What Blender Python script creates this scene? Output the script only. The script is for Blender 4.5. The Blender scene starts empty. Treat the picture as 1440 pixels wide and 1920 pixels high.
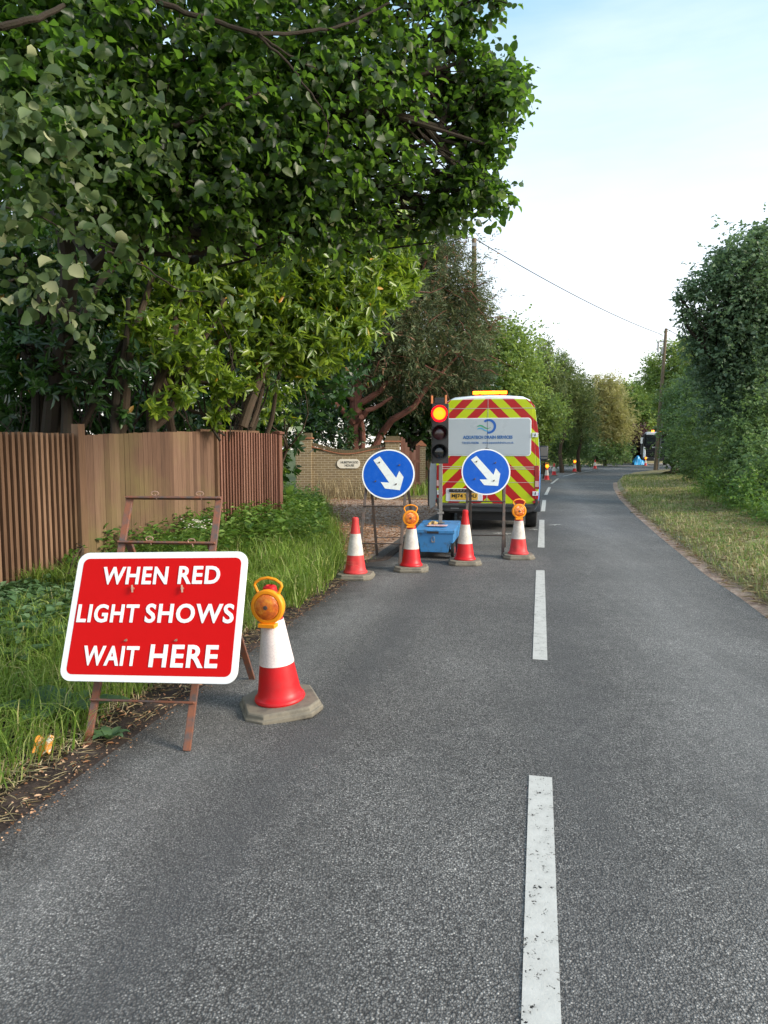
import bpy, math, random
import numpy as np
from mathutils import Vector, Matrix
R = math.radians
random.seed(7)
scn = bpy.context.scene
col = scn.collection

# ------------------------------------------------------------------ camera
CAM_H, PITCH, F = 1.6, math.atan(118/1331.0), 1331.0
cam = bpy.data.cameras.new('camera'); camo = bpy.data.objects.new('camera', cam); col.objects.link(camo)
camo.location = (0, 0, CAM_H); camo.rotation_euler = (math.pi/2-PITCH, 0, 0)
cam.sensor_fit = 'VERTICAL'; cam.sensor_height = 36; cam.lens = F/1920*36
cam.clip_end = 3000; cam.clip_start = 0.05
scn.camera = camo
# ------------------------------------------------------------------ world and sun
SUN_AZ, SUN_EL = R(112), R(26)
world = bpy.data.worlds.new('World'); scn.world = world; world.use_nodes = True
wn = world.node_tree.nodes; wl = world.node_tree.links
bg = wn['Background']
sky = wn.new('ShaderNodeTexSky'); sky.sky_type = 'NISHITA'; sky.sun_disc = False
sky.sun_elevation = SUN_EL; sky.sun_rotation = SUN_AZ; sky.air_density = 1.0; sky.dust_density = 1.5; sky.ozone_density = 1.2
tc = wn.new('ShaderNodeTexCoord'); mp = wn.new('ShaderNodeMapping'); mp.inputs['Scale'].default_value = (1, 1, 5.0)
ns = wn.new('ShaderNodeTexNoise'); ns.inputs['Scale'].default_value = 1.6; ns.inputs['Detail'].default_value = 6; ns.inputs['Roughness'].default_value = .55
cr = wn.new('ShaderNodeMapRange'); cr.inputs['From Min'].default_value = .42; cr.inputs['From Max'].default_value = .72
cr.inputs['To Min'].default_value = .0; cr.inputs['To Max'].default_value = .45
mx = wn.new('ShaderNodeMix'); mx.data_type = 'RGBA'; mx.inputs[7].default_value = (4.0, 4.15, 4.45, 1)
wl.new(tc.outputs['Generated'], mp.inputs['Vector']); wl.new(mp.outputs[0], ns.inputs['Vector']); wl.new(ns.outputs[0], cr.inputs['Value'])
# thin cloud thickens into pale haze towards the horizon
sp_ = wn.new('ShaderNodeSeparateXYZ'); wl.new(tc.outputs['Generated'], sp_.inputs[0])
gr = wn.new('ShaderNodeValToRGB'); e_ = gr.color_ramp.elements
for _ in range(3): e_.new(.5)
for el, (p_, c_) in zip(e_, ((0, (.52, .485, .43)), (.10, (.47, .465, .46)), (.27, (.39, .425, .46)), (.50, (.15, .255, .315)), (1, (.22, .29, .36)))): el.position = p_; el.color = (*c_, 1)
wl.new(sp_.outputs[2], gr.inputs[0])
g10 = wn.new('ShaderNodeVectorMath'); g10.operation = 'SCALE'; g10.inputs['Scale'].default_value = 10; wl.new(gr.outputs[0], g10.inputs[0])
m1 = wn.new('ShaderNodeMix'); m1.data_type = 'RGBA'; m1.inputs[0].default_value = .72; wl.new(sky.outputs[0], m1.inputs[6]); wl.new(g10.outputs[0], m1.inputs[7])
wl.new(cr.outputs[0], mx.inputs[0]); wl.new(m1.outputs[2], mx.inputs[6]); wl.new(mx.outputs[2], bg.inputs[0])
bg.inputs[1].default_value = 0.10
sl = bpy.data.lights.new('sun', 'SUN'); sl.energy = 1.45; sl.angle = R(20); sl.color = (1, .90, .76)
so = bpy.data.objects.new('sun', sl); col.objects.link(so)
sd = Vector((math.sin(SUN_AZ)*math.cos(SUN_EL), math.cos(SUN_AZ)*math.cos(SUN_EL), math.sin(SUN_EL)))
so.rotation_euler = sd.to_track_quat('Z', 'Y').to_euler()
scn.view_settings.view_transform = 'Standard'; scn.view_settings.look = 'None'
scn.view_settings.exposure = 1.75; scn.view_settings.gamma = 1
scn.cycles.max_bounces = 7; scn.cycles.diffuse_bounces = 4; scn.cycles.transmission_bounces = 5; scn.cycles.transparent_max_bounces = 6

# ------------------------------------------------------------------ measuring helpers
def ray(px, py):
    x, y = (px-720)/F, (960-py)/F
    c, s = math.cos(PITCH), math.sin(PITCH)
    return Vector((x, c+y*s, y*c-s))
def G(px, py, z=0.0):
    d = ray(px, py); t = (z-CAM_H)/d.z
    return Vector((d.x*t, d.y*t, z))
def P(px, py, Y):
    d = ray(px, py); t = Y/d.y
    return Vector((d.x*t, Y, CAM_H+d.z*t))

# ------------------------------------------------------------------ materials
def mat(name): 
    m = bpy.data.materials.new(name); m.use_nodes = True
    return m, m.node_tree.nodes, m.node_tree.links, m.node_tree.nodes['Principled BSDF']
def setp(b, col=None, rough=None, metal=None, spec=None, coat=None):
    if col is not None: b.inputs['Base Color'].default_value = (*col, 1)
    if rough is not None: b.inputs['Roughness'].default_value = rough
    if metal is not None: b.inputs['Metallic'].default_value = metal
    if spec is not None: b.inputs['Specular IOR Level'].default_value = spec
    if coat is not None: b.inputs['Coat Weight'].default_value = coat
def ramp(n, stops):
    r = n.new('ShaderNodeValToRGB'); e = r.color_ramp.elements
    while len(e) < len(stops): e.new(.5)
    for i, (p, c) in enumerate(stops): e[i].position = p; e[i].color = (*c, 1)
    return r
def noise(n, l, scale, detail=4, vec=None, rough=.55):
    t = n.new('ShaderNodeTexNoise'); t.inputs['Scale'].default_value = scale; t.inputs['Detail'].default_value = detail; t.inputs['Roughness'].default_value = rough
    if vec is not None: l.new(vec, t.inputs['Vector'])
    return t
def objc(n):
    t = n.new('ShaderNodeTexCoord'); return t.outputs['Object']
def mixc(n, l, f, a, b, mode='MIX'):
    m = n.new('ShaderNodeMix'); m.data_type = 'RGBA'; m.blend_type = mode
    for s, v in ((0, f), (6, a), (7, b)):
        if hasattr(v, 'links') or hasattr(v, 'is_linked'): l.new(v, m.inputs[s])
        elif s == 0: m.inputs[0].default_value = v
        else: m.inputs[s].default_value = (*v, 1)
    return m.outputs[2]
def mth(n, l, op, a, b=None, clamp=False):
    m = n.new('ShaderNodeMath'); m.operation = op; m.use_clamp = clamp
    for i, v in enumerate((a, b)):
        if v is None: continue
        if isinstance(v, (int, float)): m.inputs[i].default_value = v
        else: l.new(v, m.inputs[i])
    return m.outputs[0]
def bump(n, l, b, h, strength=.3, dist=.01):
    u = n.new('ShaderNodeBump'); u.inputs['Strength'].default_value = strength; u.inputs['Distance'].default_value = dist
    l.new(h, u.inputs['Height']); l.new(u.outputs[0], b.inputs['Normal'])
def worn(name, c, rough=.5, dirt=(.12, .10, .08), amt=.35, scale=9, metal=0, spec=.5, lo=.48, hi=.75, coat=0, bmp=0):
    m, n, l, b = mat(name); v = objc(n)
    a = noise(n, l, scale, 7, v, .65)
    mr = n.new('ShaderNodeMapRange'); mr.inputs['From Min'].default_value = lo; mr.inputs['From Max'].default_value = hi; mr.inputs['To Max'].default_value = amt
    l.new(a.outputs[0], mr.inputs['Value'])
    l.new(mixc(n, l, mr.outputs[0], c, dirt), b.inputs['Base Color'])
    setp(b, rough=rough, metal=metal, spec=spec, coat=coat)
    rr = mth(n, l, 'ADD', mth(n, l, 'MULTIPLY', a.outputs[0], .3), rough-.15); l.new(rr, b.inputs['Roughness'])
    if bmp: bump(n, l, b, noise(n, l, scale*6, 4, v).outputs[0], .35, bmp)
    return m
def emis(name, c, st):
    m, n, l, b = mat(name); b.inputs['Emission Color'].default_value = (*c, 1); b.inputs['Emission Strength'].default_value = st; setp(b, col=c, rough=.3); return m
def leafm(name, stops, trans=.35, tcol=(.22, .42, .05), rough=.45, spec=.4, big=.6, bs=.9):
    m, n, l, b = mat(name); out = n['Material Output']
    g = n.new('ShaderNodeNewGeometry'); r = ramp(n, stops); l.new(g.outputs['Random Per Island'], r.inputs[0])
    no = noise(n, l, bs, 3, objc(n)); 
    mr = n.new('ShaderNodeMapRange'); mr.inputs['From Min'].default_value = .35; mr.inputs['From Max'].default_value = .68; mr.inputs['To Min'].default_value = 1-big*.6; mr.inputs['To Max'].default_value = 1+big*.5
    l.new(no.outputs[0], mr.inputs['Value'])
    hs = n.new('ShaderNodeHueSaturation'); l.new(r.outputs[0], hs.inputs['Color']); l.new(mr.outputs[0], hs.inputs['Value'])
    l.new(hs.outputs[0], b.inputs['Base Color']); setp(b, rough=rough, spec=spec)
    t = n.new('ShaderNodeBsdfTranslucent'); l.new(mixc(n, l, .55, hs.outputs[0], tcol), t.inputs[0])
    ms = n.new('ShaderNodeMixShader'); ms.inputs[0].default_value = trans
    l.new(b.outputs[0], ms.inputs[1]); l.new(t.outputs[0], ms.inputs[2]); l.new(ms.outputs[0], out.inputs[0])
    return m
M = {}
# leaves
M['broad'] = leafm('broad_leaf', [(0, (.013, .028, .010)), (.5, (.028, .054, .017)), (.86, (.060, .10, .032)), (.97, (.15, .18, .08)), (1, (.25, .25, .12))], .50, (.26, .52, .04), .40, .5, .75)
M['pale'] = leafm('pale_leaf', [(0, (.03, .055, .018)), (.5, (.05, .085, .03)), (.75, (.12, .16, .07)), (1, (.34, .34, .19))], .3, (.3, .42, .1), .5, .35)
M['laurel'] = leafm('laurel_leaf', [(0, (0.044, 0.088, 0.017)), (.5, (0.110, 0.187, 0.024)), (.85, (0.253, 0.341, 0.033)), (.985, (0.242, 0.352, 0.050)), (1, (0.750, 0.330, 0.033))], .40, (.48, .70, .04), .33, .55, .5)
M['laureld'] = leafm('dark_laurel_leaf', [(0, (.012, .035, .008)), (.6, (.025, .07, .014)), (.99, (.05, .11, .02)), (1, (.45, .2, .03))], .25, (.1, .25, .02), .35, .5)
M['yew'] = leafm('yew_needles', [(0, (.05, .07, .035)), (.55, (.10, .14, .06)), (.84, (.17, .20, .09)), (1, (.30, .15, .09))], .3, (.2, .24, .08), .6, .3, .7, .5)
M['lime'] = leafm('fresh_leaf', [(0, (0.084, 0.144, 0.036)), (.5, (0.168, 0.252, 0.060)), (1, (0.300, 0.396, 0.108))], .42, (.46, .60, .10), .5, .35, .6, .35)
M['conif'] = leafm('conifer_leaf', [(0, (0.091, 0.130, 0.052)), (.6, (0.182, 0.221, 0.085)), (1, (0.299, 0.325, 0.117))], .35, (.2, .3, .05), .6, .3, .7, .3)
M['brownl'] = leafm('olive_leaf', [(0, (0.230, 0.218, 0.092)), (.5, (0.368, 0.356, 0.149)), (1, (0.517, 0.460, 0.230))], .4, (.5, .5, .12), .6, .3, .5, .25)
M['hedge'] = leafm('hedge_leaf', [(0, (0.060, 0.102, 0.042)), (.6, (0.120, 0.192, 0.072)), (1, (0.216, 0.312, 0.108))], .4, (.26, .42, .09), .5, .4, .7, .6)
M['oak'] = leafm('oak_leaf', [(0, (0.069, 0.109, 0.063)), (.6, (0.121, 0.190, 0.103)), (1, (0.196, 0.276, 0.149))], .38, (.24, .40, .12), .45, .5, .6, .5)
M['copper'] = leafm('copper_leaf', [(0, (.03, .012, .014)), (1, (.08, .03, .03))], .2, (.2, .04, .04), .5, .4)
M['weed'] = leafm('weed_leaf', [(0, (.055, .13, .025)), (.5, (.12, .22, .04)), (1, (.24, .33, .08))], .35, (.3, .5, .06), .45, .4, .5, 1.4)
M['nettle'] = leafm('soft_weed_leaf', [(0, (.05, .105, .04)), (.6, (.09, .17, .07)), (1, (.17, .26, .13))], .3, (.2, .38, .08), .5, .4, .4, 1.6)
M['grass'] = leafm('grass_blade', [(0, (0.088, 0.165, 0.022)), (.45, (0.176, 0.286, 0.039)), (.8, (0.297, 0.396, 0.077)), (.93, (0.440, 0.462, 0.165)), (1, (0.572, 0.495, 0.264))], .4, (.35, .5, .06), .5, .35, .55, 1.1)
M['grassf'] = leafm('verge_grass_blade', [(0, (.12, .20, .04)), (.45, (.22, .29, .08)), (.68, (.38, .35, .16)), (1, (.58, .47, .28))], .3, (.4, .45, .1), .6, .3, .5, .7)
M['straw'] = leafm('dry_straw', [(0, (.22, .17, .09)), (.5, (.44, .36, .20)), (1, (.62, .53, .34))], .15, (.5, .4, .2), .7, .2, .3, 2)
M['bark'] = worn('bark', (.036, .027, .020), .85, (.03, .035, .02), .7, 14, spec=.2, bmp=.02)
M['barkl'] = worn('grey_brown_bark', (.070, .050, .034), .85, (.05, .045, .03), .7, 9, spec=.2, bmp=.02)
M['barkred'] = worn('red_bark', (.20, .085, .060), .85, (.08, .04, .033), .7, 6, spec=.2, bmp=.03)
# asphalt
def asphalt():
    m, n, l, b = mat('asphalt'); v = objc(n)
    mp = n.new('ShaderNodeMapping'); l.new(v, mp.inputs[0]); V = mp.outputs[0]
    vo = n.new('ShaderNodeTexVoronoi'); vo.inputs['Scale'].default_value = 125; l.new(V, vo.inputs['Vector'])
    vo2 = n.new('ShaderNodeTexVoronoi'); vo2.inputs['Scale'].default_value = 215; l.new(V, vo2.inputs['Vector'])
    sep = n.new('ShaderNodeSeparateColor'); l.new(vo.outputs['Color'], sep.inputs[0])
    r = ramp(n, [(0, (.135, .131, .124)), (.45, (.255, .247, .233)), (.8, (.38, .368, .346)), (.95, (.52, .50, .47)), (1, (.72, .69, .64))]); l.new(sep.outputs[0], r.inputs[0])
    gap = mth(n, l, 'MULTIPLY', vo.outputs['Distance'], 1.35, True)
    c = mixc(n, l, gap, r.outputs[0], (.052, .050, .048))
    big = noise(n, l, .55, 4, V); mr = n.new('ShaderNodeMapRange'); mr.inputs['From Min'].default_value = .3; mr.inputs['From Max'].default_value = .7; mr.inputs['To Min'].default_value = .70; mr.inputs['To Max'].default_value = 1.25
    l.new(big.outputs[0], mr.inputs['Value'])
    med = noise(n, l, 7, 5, V); mr2 = n.new('ShaderNodeMapRange'); mr2.inputs['From Min'].default_value = .3; mr2.inputs['From Max'].default_value = .7; mr2.inputs['To Min'].default_value = .86; mr2.inputs['To Max'].default_value = 1.13
    l.new(med.outputs[0], mr2.inputs['Value'])
    hs = n.new('ShaderNodeHueSaturation'); l.new(c, hs.inputs['Color']); l.new(mth(n, l, 'MULTIPLY', mr.outputs[0], mr2.outputs[0]), hs.inputs['Value'])
    # tyre-polished bands and darker seam along the lane (x across the road)
    s = n.new('ShaderNodeSeparateXYZ'); l.new(v, s.inputs[0])
    d = mth(n, l, 'SUBTRACT', s.outputs[0], mth(n, l, 'MULTIPLY', s.outputs[1], .2195))
    wob = mth(n, l, 'MULTIPLY', mth(n, l, 'SUBTRACT', med.outputs[0], .5), .25)
    dd = mth(n, l, 'ADD', d, wob)
    def band(c0, w):
        q = mth(n, l, 'SUBTRACT', 1.0, mth(n, l, 'DIVIDE', mth(n, l, 'ABSOLUTE', mth(n, l, 'SUBTRACT', dd, c0)), w), True)
        return q
    dark = mth(n, l, 'ADD', mth(n, l, 'MULTIPLY', band(-1.25, .30), .50), mth(n, l, 'MULTIPLY', band(.25, .35), .35))
    edge = mth(n, l, 'MULTIPLY', band(-2.35, .35), .8)
    st = n.new('ShaderNodeMapping'); st.inputs['Rotation'].default_value = (0, 0, R(12.4)); st.inputs['Scale'].default_value = (1.6, .16, 1); l.new(v, st.inputs[0])
    sn = noise(n, l, 1.7, 6, st.outputs[0], .65); sm = n.new('ShaderNodeMapRange'); sm.inputs['From Min'].default_value = .48; sm.inputs['From Max'].default_value = .66; sm.inputs['To Max'].default_value = .38; l.new(sn.outputs[0], sm.inputs['Value'])
    worn_ = mth(n, l, 'ADD', mth(n, l, 'MULTIPLY', band(-1.8, .4), .12), mth(n, l, 'MULTIPLY', band(1.25, .7), .14))
    c1 = mixc(n, l, worn_, hs.outputs[0], (.46, .455, .44)); c1 = mixc(n, l, sm.outputs[0], c1, (.085, .083, .08)); c2 = mixc(n, l, dark, c1, (.07, .07, .072)); c3 = mixc(n, l, edge, c2, (.035, .026, .022))
    l.new(c3, b.inputs['Base Color']); setp(b, rough=.72, spec=.45)
    h = mth(n, l, 'SUBTRACT', mth(n, l, 'ADD', sep.outputs[1], .6), mth(n, l, 'ADD', vo.outputs['Distance'], mth(n, l, 'MULTIPLY', vo2.outputs['Distance'], .6)))
    bump(n, l, b, h, .85, .006)
    return m
M['asphalt'] = asphalt()
def roadpaint():
    m, n, l, b = mat('road_paint'); v = objc(n); out = n['Material Output']
    a = noise(n, l, 70, 6, v, .7); a2 = noise(n, l, 14, 4, v)
    r = ramp(n, [(0, (.34, .33, .30)), (.5, (.50, .49, .455)), (1, (.62, .61, .57))]); l.new(a2.outputs[0], r.inputs[0]); l.new(r.outputs[0], b.inputs['Base Color']); setp(b, rough=.6)
    k = mth(n, l, 'ADD', mth(n, l, 'MULTIPLY', a2.outputs[0], .35), mth(n, l, 'MULTIPLY', a.outputs[0], .8))
    hole = mth(n, l, 'LESS_THAN', k, .475)
    t = n.new('ShaderNodeBsdfTransparent'); ms = n.new('ShaderNodeMixShader'); l.new(hole, ms.inputs[0]); l.new(b.outputs[0], ms.inputs[1]); l.new(t.outputs[0], ms.inputs[2]); l.new(ms.outputs[0], out.inputs[0])
    bump(n, l, b, a.outputs[0], .5, .004)
    return m
M['paint'] = roadpaint()
def soil(name, stops, sc=3, fine=60, bs=.02, rough=.95):
    m, n, l, b = mat(name); v = objc(n)
    a = noise(n, l, sc, 8, v, .7); f = noise(n, l, fine, 5, v, .7)
    k = mth(n, l, 'ADD', mth(n, l, 'MULTIPLY', a.outputs[0], .55), mth(n, l, 'MULTIPLY', f.outputs[0], .45))
    mr = n.new('ShaderNodeMapRange'); mr.inputs['From Min'].default_value = .32; mr.inputs['From Max'].default_value = .68; l.new(k, mr.inputs['Value'])
    r = ramp(n, stops); l.new(mr.outputs[0], r.inputs[0]); l.new(r.outputs[0], b.inputs['Base Color']); setp(b, rough=rough, spec=.2)
    bump(n, l, b, k, .9, bs)
    return m
M['ground'] = soil('ground_soil', [(0, (.03, .035, .015)), (.5, (.06, .085, .025)), (1, (.13, .12, .06))], .8, 30)
M['soil'] = soil('dark_soil', [(0, (.010, .008, .007)), (.5, (.025, .019, .014)), (1, (.06, .045, .03))])
M['vergesoil'] = soil('verge_thatch', [(0, (.10, .09, .045)), (.45, (.24, .21, .10)), (.7, (.40, .33, .19)), (1, (.55, .46, .30))], 1.2, 50)
M['gravel'] = soil('driveway_gravel', [(0, (.10, .06, .045)), (.4, (.28, .19, .14)), (.65, (.46, .33, .25)), (1, (.68, .56, .46))], 3.2, 42, .03)
M['concrete'] = soil('kerb_concrete', [(0, (.12, .115, .10)), (.5, (.24, .23, .21)), (1, (.36, .35, .32))], 5, 70, .006)
M['debris'] = soil('edge_grit', [(0, (.014, .010, .009)), (.5, (.035, .026, .022)), (1, (.11, .08, .065))], 4, 60, .015)
# wood
def wood(name, stops, green=.25):
    m, n, l, b = mat(name); v = objc(n)
    g = n.new('ShaderNodeNewGeometry'); mp = n.new('ShaderNodeMapping'); mp.inputs['Scale'].default_value = (14, 14, .9); l.new(v, mp.inputs[0])
    a = noise(n, l, 3.0, 7, mp.outputs[0], .65); r = ramp(n, stops)
    k = mth(n, l, 'ADD', mth(n, l, 'MULTIPLY', a.outputs[0], .62), mth(n, l, 'MULTIPLY', g.outputs['Random Per Island'], .38)); l.new(k, r.inputs[0])
    big = noise(n, l, .9, 4, v); mr = n.new('ShaderNodeMapRange'); mr.inputs['From Min'].default_value = .5; mr.inputs['From Max'].default_value = .68; mr.inputs['To Max'].default_value = green
    l.new(big.outputs[0], mr.inputs['Value'])
    l.new(mixc(n, l, mr.outputs[0], r.outputs[0], (.17, .15, .05)), b.inputs['Base Color']); setp(b, rough=.8, spec=.25)
    bump(n, l, b, a.outputs[0], .4, .004)
    return m
M['wood'] = wood('fence_wood', [(.15, (.055, .030, .018)), (.45, (.14, .078, .046)), (.65, (.21, .122, .074)), (.9, (.32, .20, .13))], .12)
M['woodf'] = wood('algae_stained_fence_wood', [(.15, (.06, .034, .022)), (.45, (.115, .064, .041)), (.62, (.155, .09, .058)), (.9, (.23, .14, .093))], .38)
M['woodr'] = wood('reddish_fence_wood', [(.15, (.07, .030, .021)), (.45, (.17, .078, .053)), (.65, (.24, .12, .085)), (.9, (.33, .19, .14))], .05)
def brickm():
    m, n, l, b = mat('yellow_brown_brick'); v = objc(n)
    s = n.new('ShaderNodeSeparateXYZ'); l.new(v, s.inputs[0]); c = n.new('ShaderNodeCombineXYZ'); l.new(mth(n, l, 'ADD', s.outputs[0], s.outputs[1]), c.inputs[0]); l.new(s.outputs[2], c.inputs[1])
    t = n.new('ShaderNodeTexBrick'); l.new(c.outputs[0], t.inputs['Vector']); t.inputs['Scale'].default_value = 1; t.inputs['Brick Width'].default_value = .225; t.inputs['Row Height'].default_value = .075
    t.inputs['Mortar Size'].default_value = .007; t.inputs['Mortar Smooth'].default_value = .2; t.inputs['Bias'].default_value = -.2
    t.inputs['Color1'].default_value = (.27, .195, .10, 1); t.inputs['Color2'].default_value = (.17, .12, .07, 1); t.inputs['Mortar'].default_value = (.55, .48, .34, 1)
    a = noise(n, l, 9, 6, v, .7); l.new(mixc(n, l, .35, t.outputs[0], mixc(n, l, a.outputs[0], (.10, .075, .05), (.32, .25, .15))), b.inputs['Base Color'])
    setp(b, rough=.9, spec=.2); bump(n, l, b, t.outputs['Fac'], -.5, .006)
    return m
M['brick'] = brickm()
M['copingbrick'] = worn('coping_brick', (.15, .115, .065), .9, (.05, .05, .03), .7, 12, spec=.2, bmp=.01)
M['tile'] = worn('red_clay_tile', (.36, .15, .08), .85, (.15, .09, .06), .6, 12, spec=.2, bmp=.005)
# paints and plastics
M['conered'] = worn('cone_red_plastic', (.60, .008, .012), .42, (.42, .03, .03), .5, 11, spec=.45)
M['coneredw'] = worn('cone_faded_red_plastic', (.66, .045, .045), .5, (.38, .06, .05), .7, 11, spec=.4)
def sleeve(name, base, dirt, amt):
    m, n, l, b = mat(name); v = objc(n)
    vo = n.new('ShaderNodeTexVoronoi'); vo.feature = 'DISTANCE_TO_EDGE'; vo.inputs['Scale'].default_value = 55; l.new(v, vo.inputs['Vector'])
    e = mth(n, l, 'GREATER_THAN', vo.outputs['Distance'], .05)
    a = noise(n, l, 9, 6, v, .7); mr = n.new('ShaderNodeMapRange'); mr.inputs['From Min'].default_value = .4; mr.inputs['From Max'].default_value = .7; mr.inputs['To Max'].default_value = amt; l.new(a.outputs[0], mr.inputs['Value'])
    c = mixc(n, l, e, tuple(x*.84 for x in base), base)
    l.new(mixc(n, l, mr.outputs[0], c, dirt), b.inputs['Base Color']); setp(b, rough=.35, spec=.5)
    return m
M['sleeve'] = sleeve('reflective_sleeve', (.90, .80, .77), (.70, .50, .46), .35)
M['sleeved'] = sleeve('dirty_reflective_sleeve', (.74, .68, .61), (.38, .33, .27), .8)
M['conebase'] = worn('recycled_rubber_base', (.22, .195, .15), .85, (.09, .085, .075), .8, 12, spec=.25, bmp=.004)
M['orange'] = worn('orange_plastic', (.96, .33, .008), .38, (.6, .22, .03), .3, 10, spec=.45)
def lensm():
    m, n, l, b = mat('ribbed_amber_lens'); v = objc(n)
    s = n.new('ShaderNodeSeparateXYZ'); l.new(v, s.inputs[0])
    wx = mth(n, l, 'SINE', mth(n, l, 'MULTIPLY', s.outputs[0], 900)); wz = mth(n, l, 'SINE', mth(n, l, 'MULTIPLY', s.outputs[2], 900))
    q = mth(n, l, 'MULTIPLY', wx, wz); a = noise(n, l, 22, 4, v)
    k = mth(n, l, 'ADD', mth(n, l, 'MULTIPLY', q, .12), a.outputs[0])
    r = ramp(n, [(.3, (.42, .05, .002)), (.5, (.85, .17, .004)), (.72, (1, .42, .03))]); l.new(k, r.inputs[0]); l.new(r.outputs[0], b.inputs['Base Color']); setp(b, rough=.12, spec=.7, coat=.5)
    b.inputs['Subsurface Weight'].default_value = .0
    bump(n, l, b, q, .5, .003)
    return m
M['lens'] = lensm()
M['amberlit'] = emis('lit_amber_lens', (1, .20, .006), 1.6)
M['redplastic'] = worn('red_plastic', (.75, .01, .02), .3, (.5, .02, .02), .2)
M['signred'] = worn('sign_red', (.56, .002, .002), .6, (.50, .004, .003), .35, 5, spec=.15)
M['signwhite'] = worn('sign_white', (.80, .81, .80), .4, (.66, .67, .66), .4, 9, spec=.4)
M['signblue'] = worn('sign_blue', (.004, .085, .46), .36, (.03, .15, .55), .4, 14, spec=.4)
M['signarrow'] = worn('arrow_white', (.68, .72, .70), .45, (.42, .44, .41), .6, 16, spec=.4)
M['back'] = worn('grey_backing', (.28, .29, .30), .55, (.15, .14, .13), .5, 9, metal=.3)
M['rust'] = worn('rusty_steel', (.23, .085, .045), .72, (.09, .085, .085), .85, 16, metal=.25, lo=.42, hi=.62, bmp=.002)
M['rustd'] = worn('dark_rusty_steel', (.12, .085, .07), .7, (.07, .068, .066), .8, 16, metal=.3, lo=.42, hi=.62)
M['wire'] = worn('wire_tie', (.42, .26, .19), .5, (.2, .12, .08), .6, 30, metal=.5)
M['black'] = worn('black_plastic', (.022, .022, .024), .5, (.06, .055, .05), .4, 9)
M['blackg'] = worn('black_gloss', (.012, .012, .014), .45, (.02, .02, .02), .3, 9, spec=.2)
M['rubber'] = worn('tyre_rubber', (.022, .022, .022), .8, (.07, .065, .06), .6, 12, spec=.3, bmp=.003)
M['steel'] = worn('painted_steel', (.30, .31, .32), .5, (.18, .16, .14), .5, 12, metal=.6)
M['galv'] = worn('galvanised_mast', (.26, .25, .23), .6, (.14, .10, .07), .7, 14, metal=.5)
M['boxblue'] = worn('chipped_blue_paint', (.055, .25, .55), .42, (.06, .09, .13), .75, 8, lo=.52, hi=.66, spec=.45)
M['vanwhite'] = worn('van_white_paint', (.76, .80, .84), .3, (.6, .62, .62), .3, 4, coat=.4)
M['vanblue'] = worn('van_blue_paint', (.05, .24, .62), .28, (.25, .45, .75), .6, 2.4, coat=.5, lo=.45, hi=.6)
M['vangrey'] = worn('van_window_film', (.47, .53, .58), .3, (.43, .49, .54), .4, 2, coat=.3)
M['vandark'] = worn('bumper_plastic', (.035, .037, .04), .6, (.08, .075, .07), .5, 7)
M['glass'] = worn('dark_glass', (.02, .025, .03), .08, (.03, .035, .04), .3, 3, spec=.8, coat=.8)
M['tail'] = worn('tail_lamp_red', (.34, .006, .012), .15, (.20, .004, .008), .6, 16, spec=.7, coat=.7)
M['taillow'] = worn('tail_lamp_pale', (.62, .42, .42), .2, (.4, .1, .1), .7, 30, spec=.7, coat=.7)
M['logoblue'] = worn('logo_blue', (.02, .13, .50), .4, (.02, .13, .50), .0)
M['textblue'] = worn('text_blue', (.05, .16, .42), .4, (.05, .16, .42), .0)
M['logogreen'] = worn('logo_green', (.08, .38, .20), .4, (.08, .38, .2), 0)
M['logoteal'] = worn('logo_teal', (.10, .42, .66), .4, (.1, .42, .66), 0)
M['plate'] = worn('plate_yellow', (.80, .46, .06), .45, (.6, .33, .05), .4, 12)
M['plateblack'] = worn('plate_black', (.015, .015, .015), .5, (.015, .015, .015), 0)
M['seam'] = worn('door_seam', (.55, .5, .5), .5, (.5, .4, .4), .3)
M['chrome'] = worn('chrome', (.6, .6, .62), .2, (.4, .4, .4), .3, 9, metal=.9)
M['cream'] = worn('cream_enamel', (.76, .70, .58), .45, (.6, .52, .4), .4, 9)
M['polewood'] = worn('pole_wood', (.20, .15, .10), .85, (.08, .07, .05), .6, 5, spec=.2, bmp=.01)
M['cable'] = worn('cable', (.03, .03, .035), .6, (.05, .05, .05), .2)
M['bluetarp'] = worn('blue_plastic_sheet', (.03, .35, .70), .4, (.03, .12, .35), .7, 5)
M['litter'] = worn('orange_packet', (.60, .24, .02), .6, (.60, .55, .46), 1.0, 13, lo=.53, hi=.57)
M['deadleaf'] = leafm('dead_leaf', [(0, (.20, .09, .04)), (.5, (.42, .22, .12)), (1, (.60, .40, .26))], .15, (.5, .3, .1), .8, .2)
M['redlit'] = emis('lit_red_lens', (1, .075, .002), 3.0)
M['redglow'] = emis('red_lens_glow', (1, .002, .006), 1.6)  # emissive red for the glow surrounding the lit signal lens
M['lensoff'] = worn('unlit_dark_lens', (.06, .012, .018), .2, (.03, .01, .012), .5, 14, spec=.6, coat=.5)
M['lensoffg'] = worn('unlit_black_lens', (.012, .016, .02), .15, (.02, .02, .03), .5, 14, spec=.6, coat=.5)
M['barlit'] = emis('lit_amber_bar', (1, .16, .004), 2.4)
M['barcase'] = emis('amber_bar_case', (1, .075, .001), .9)
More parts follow.
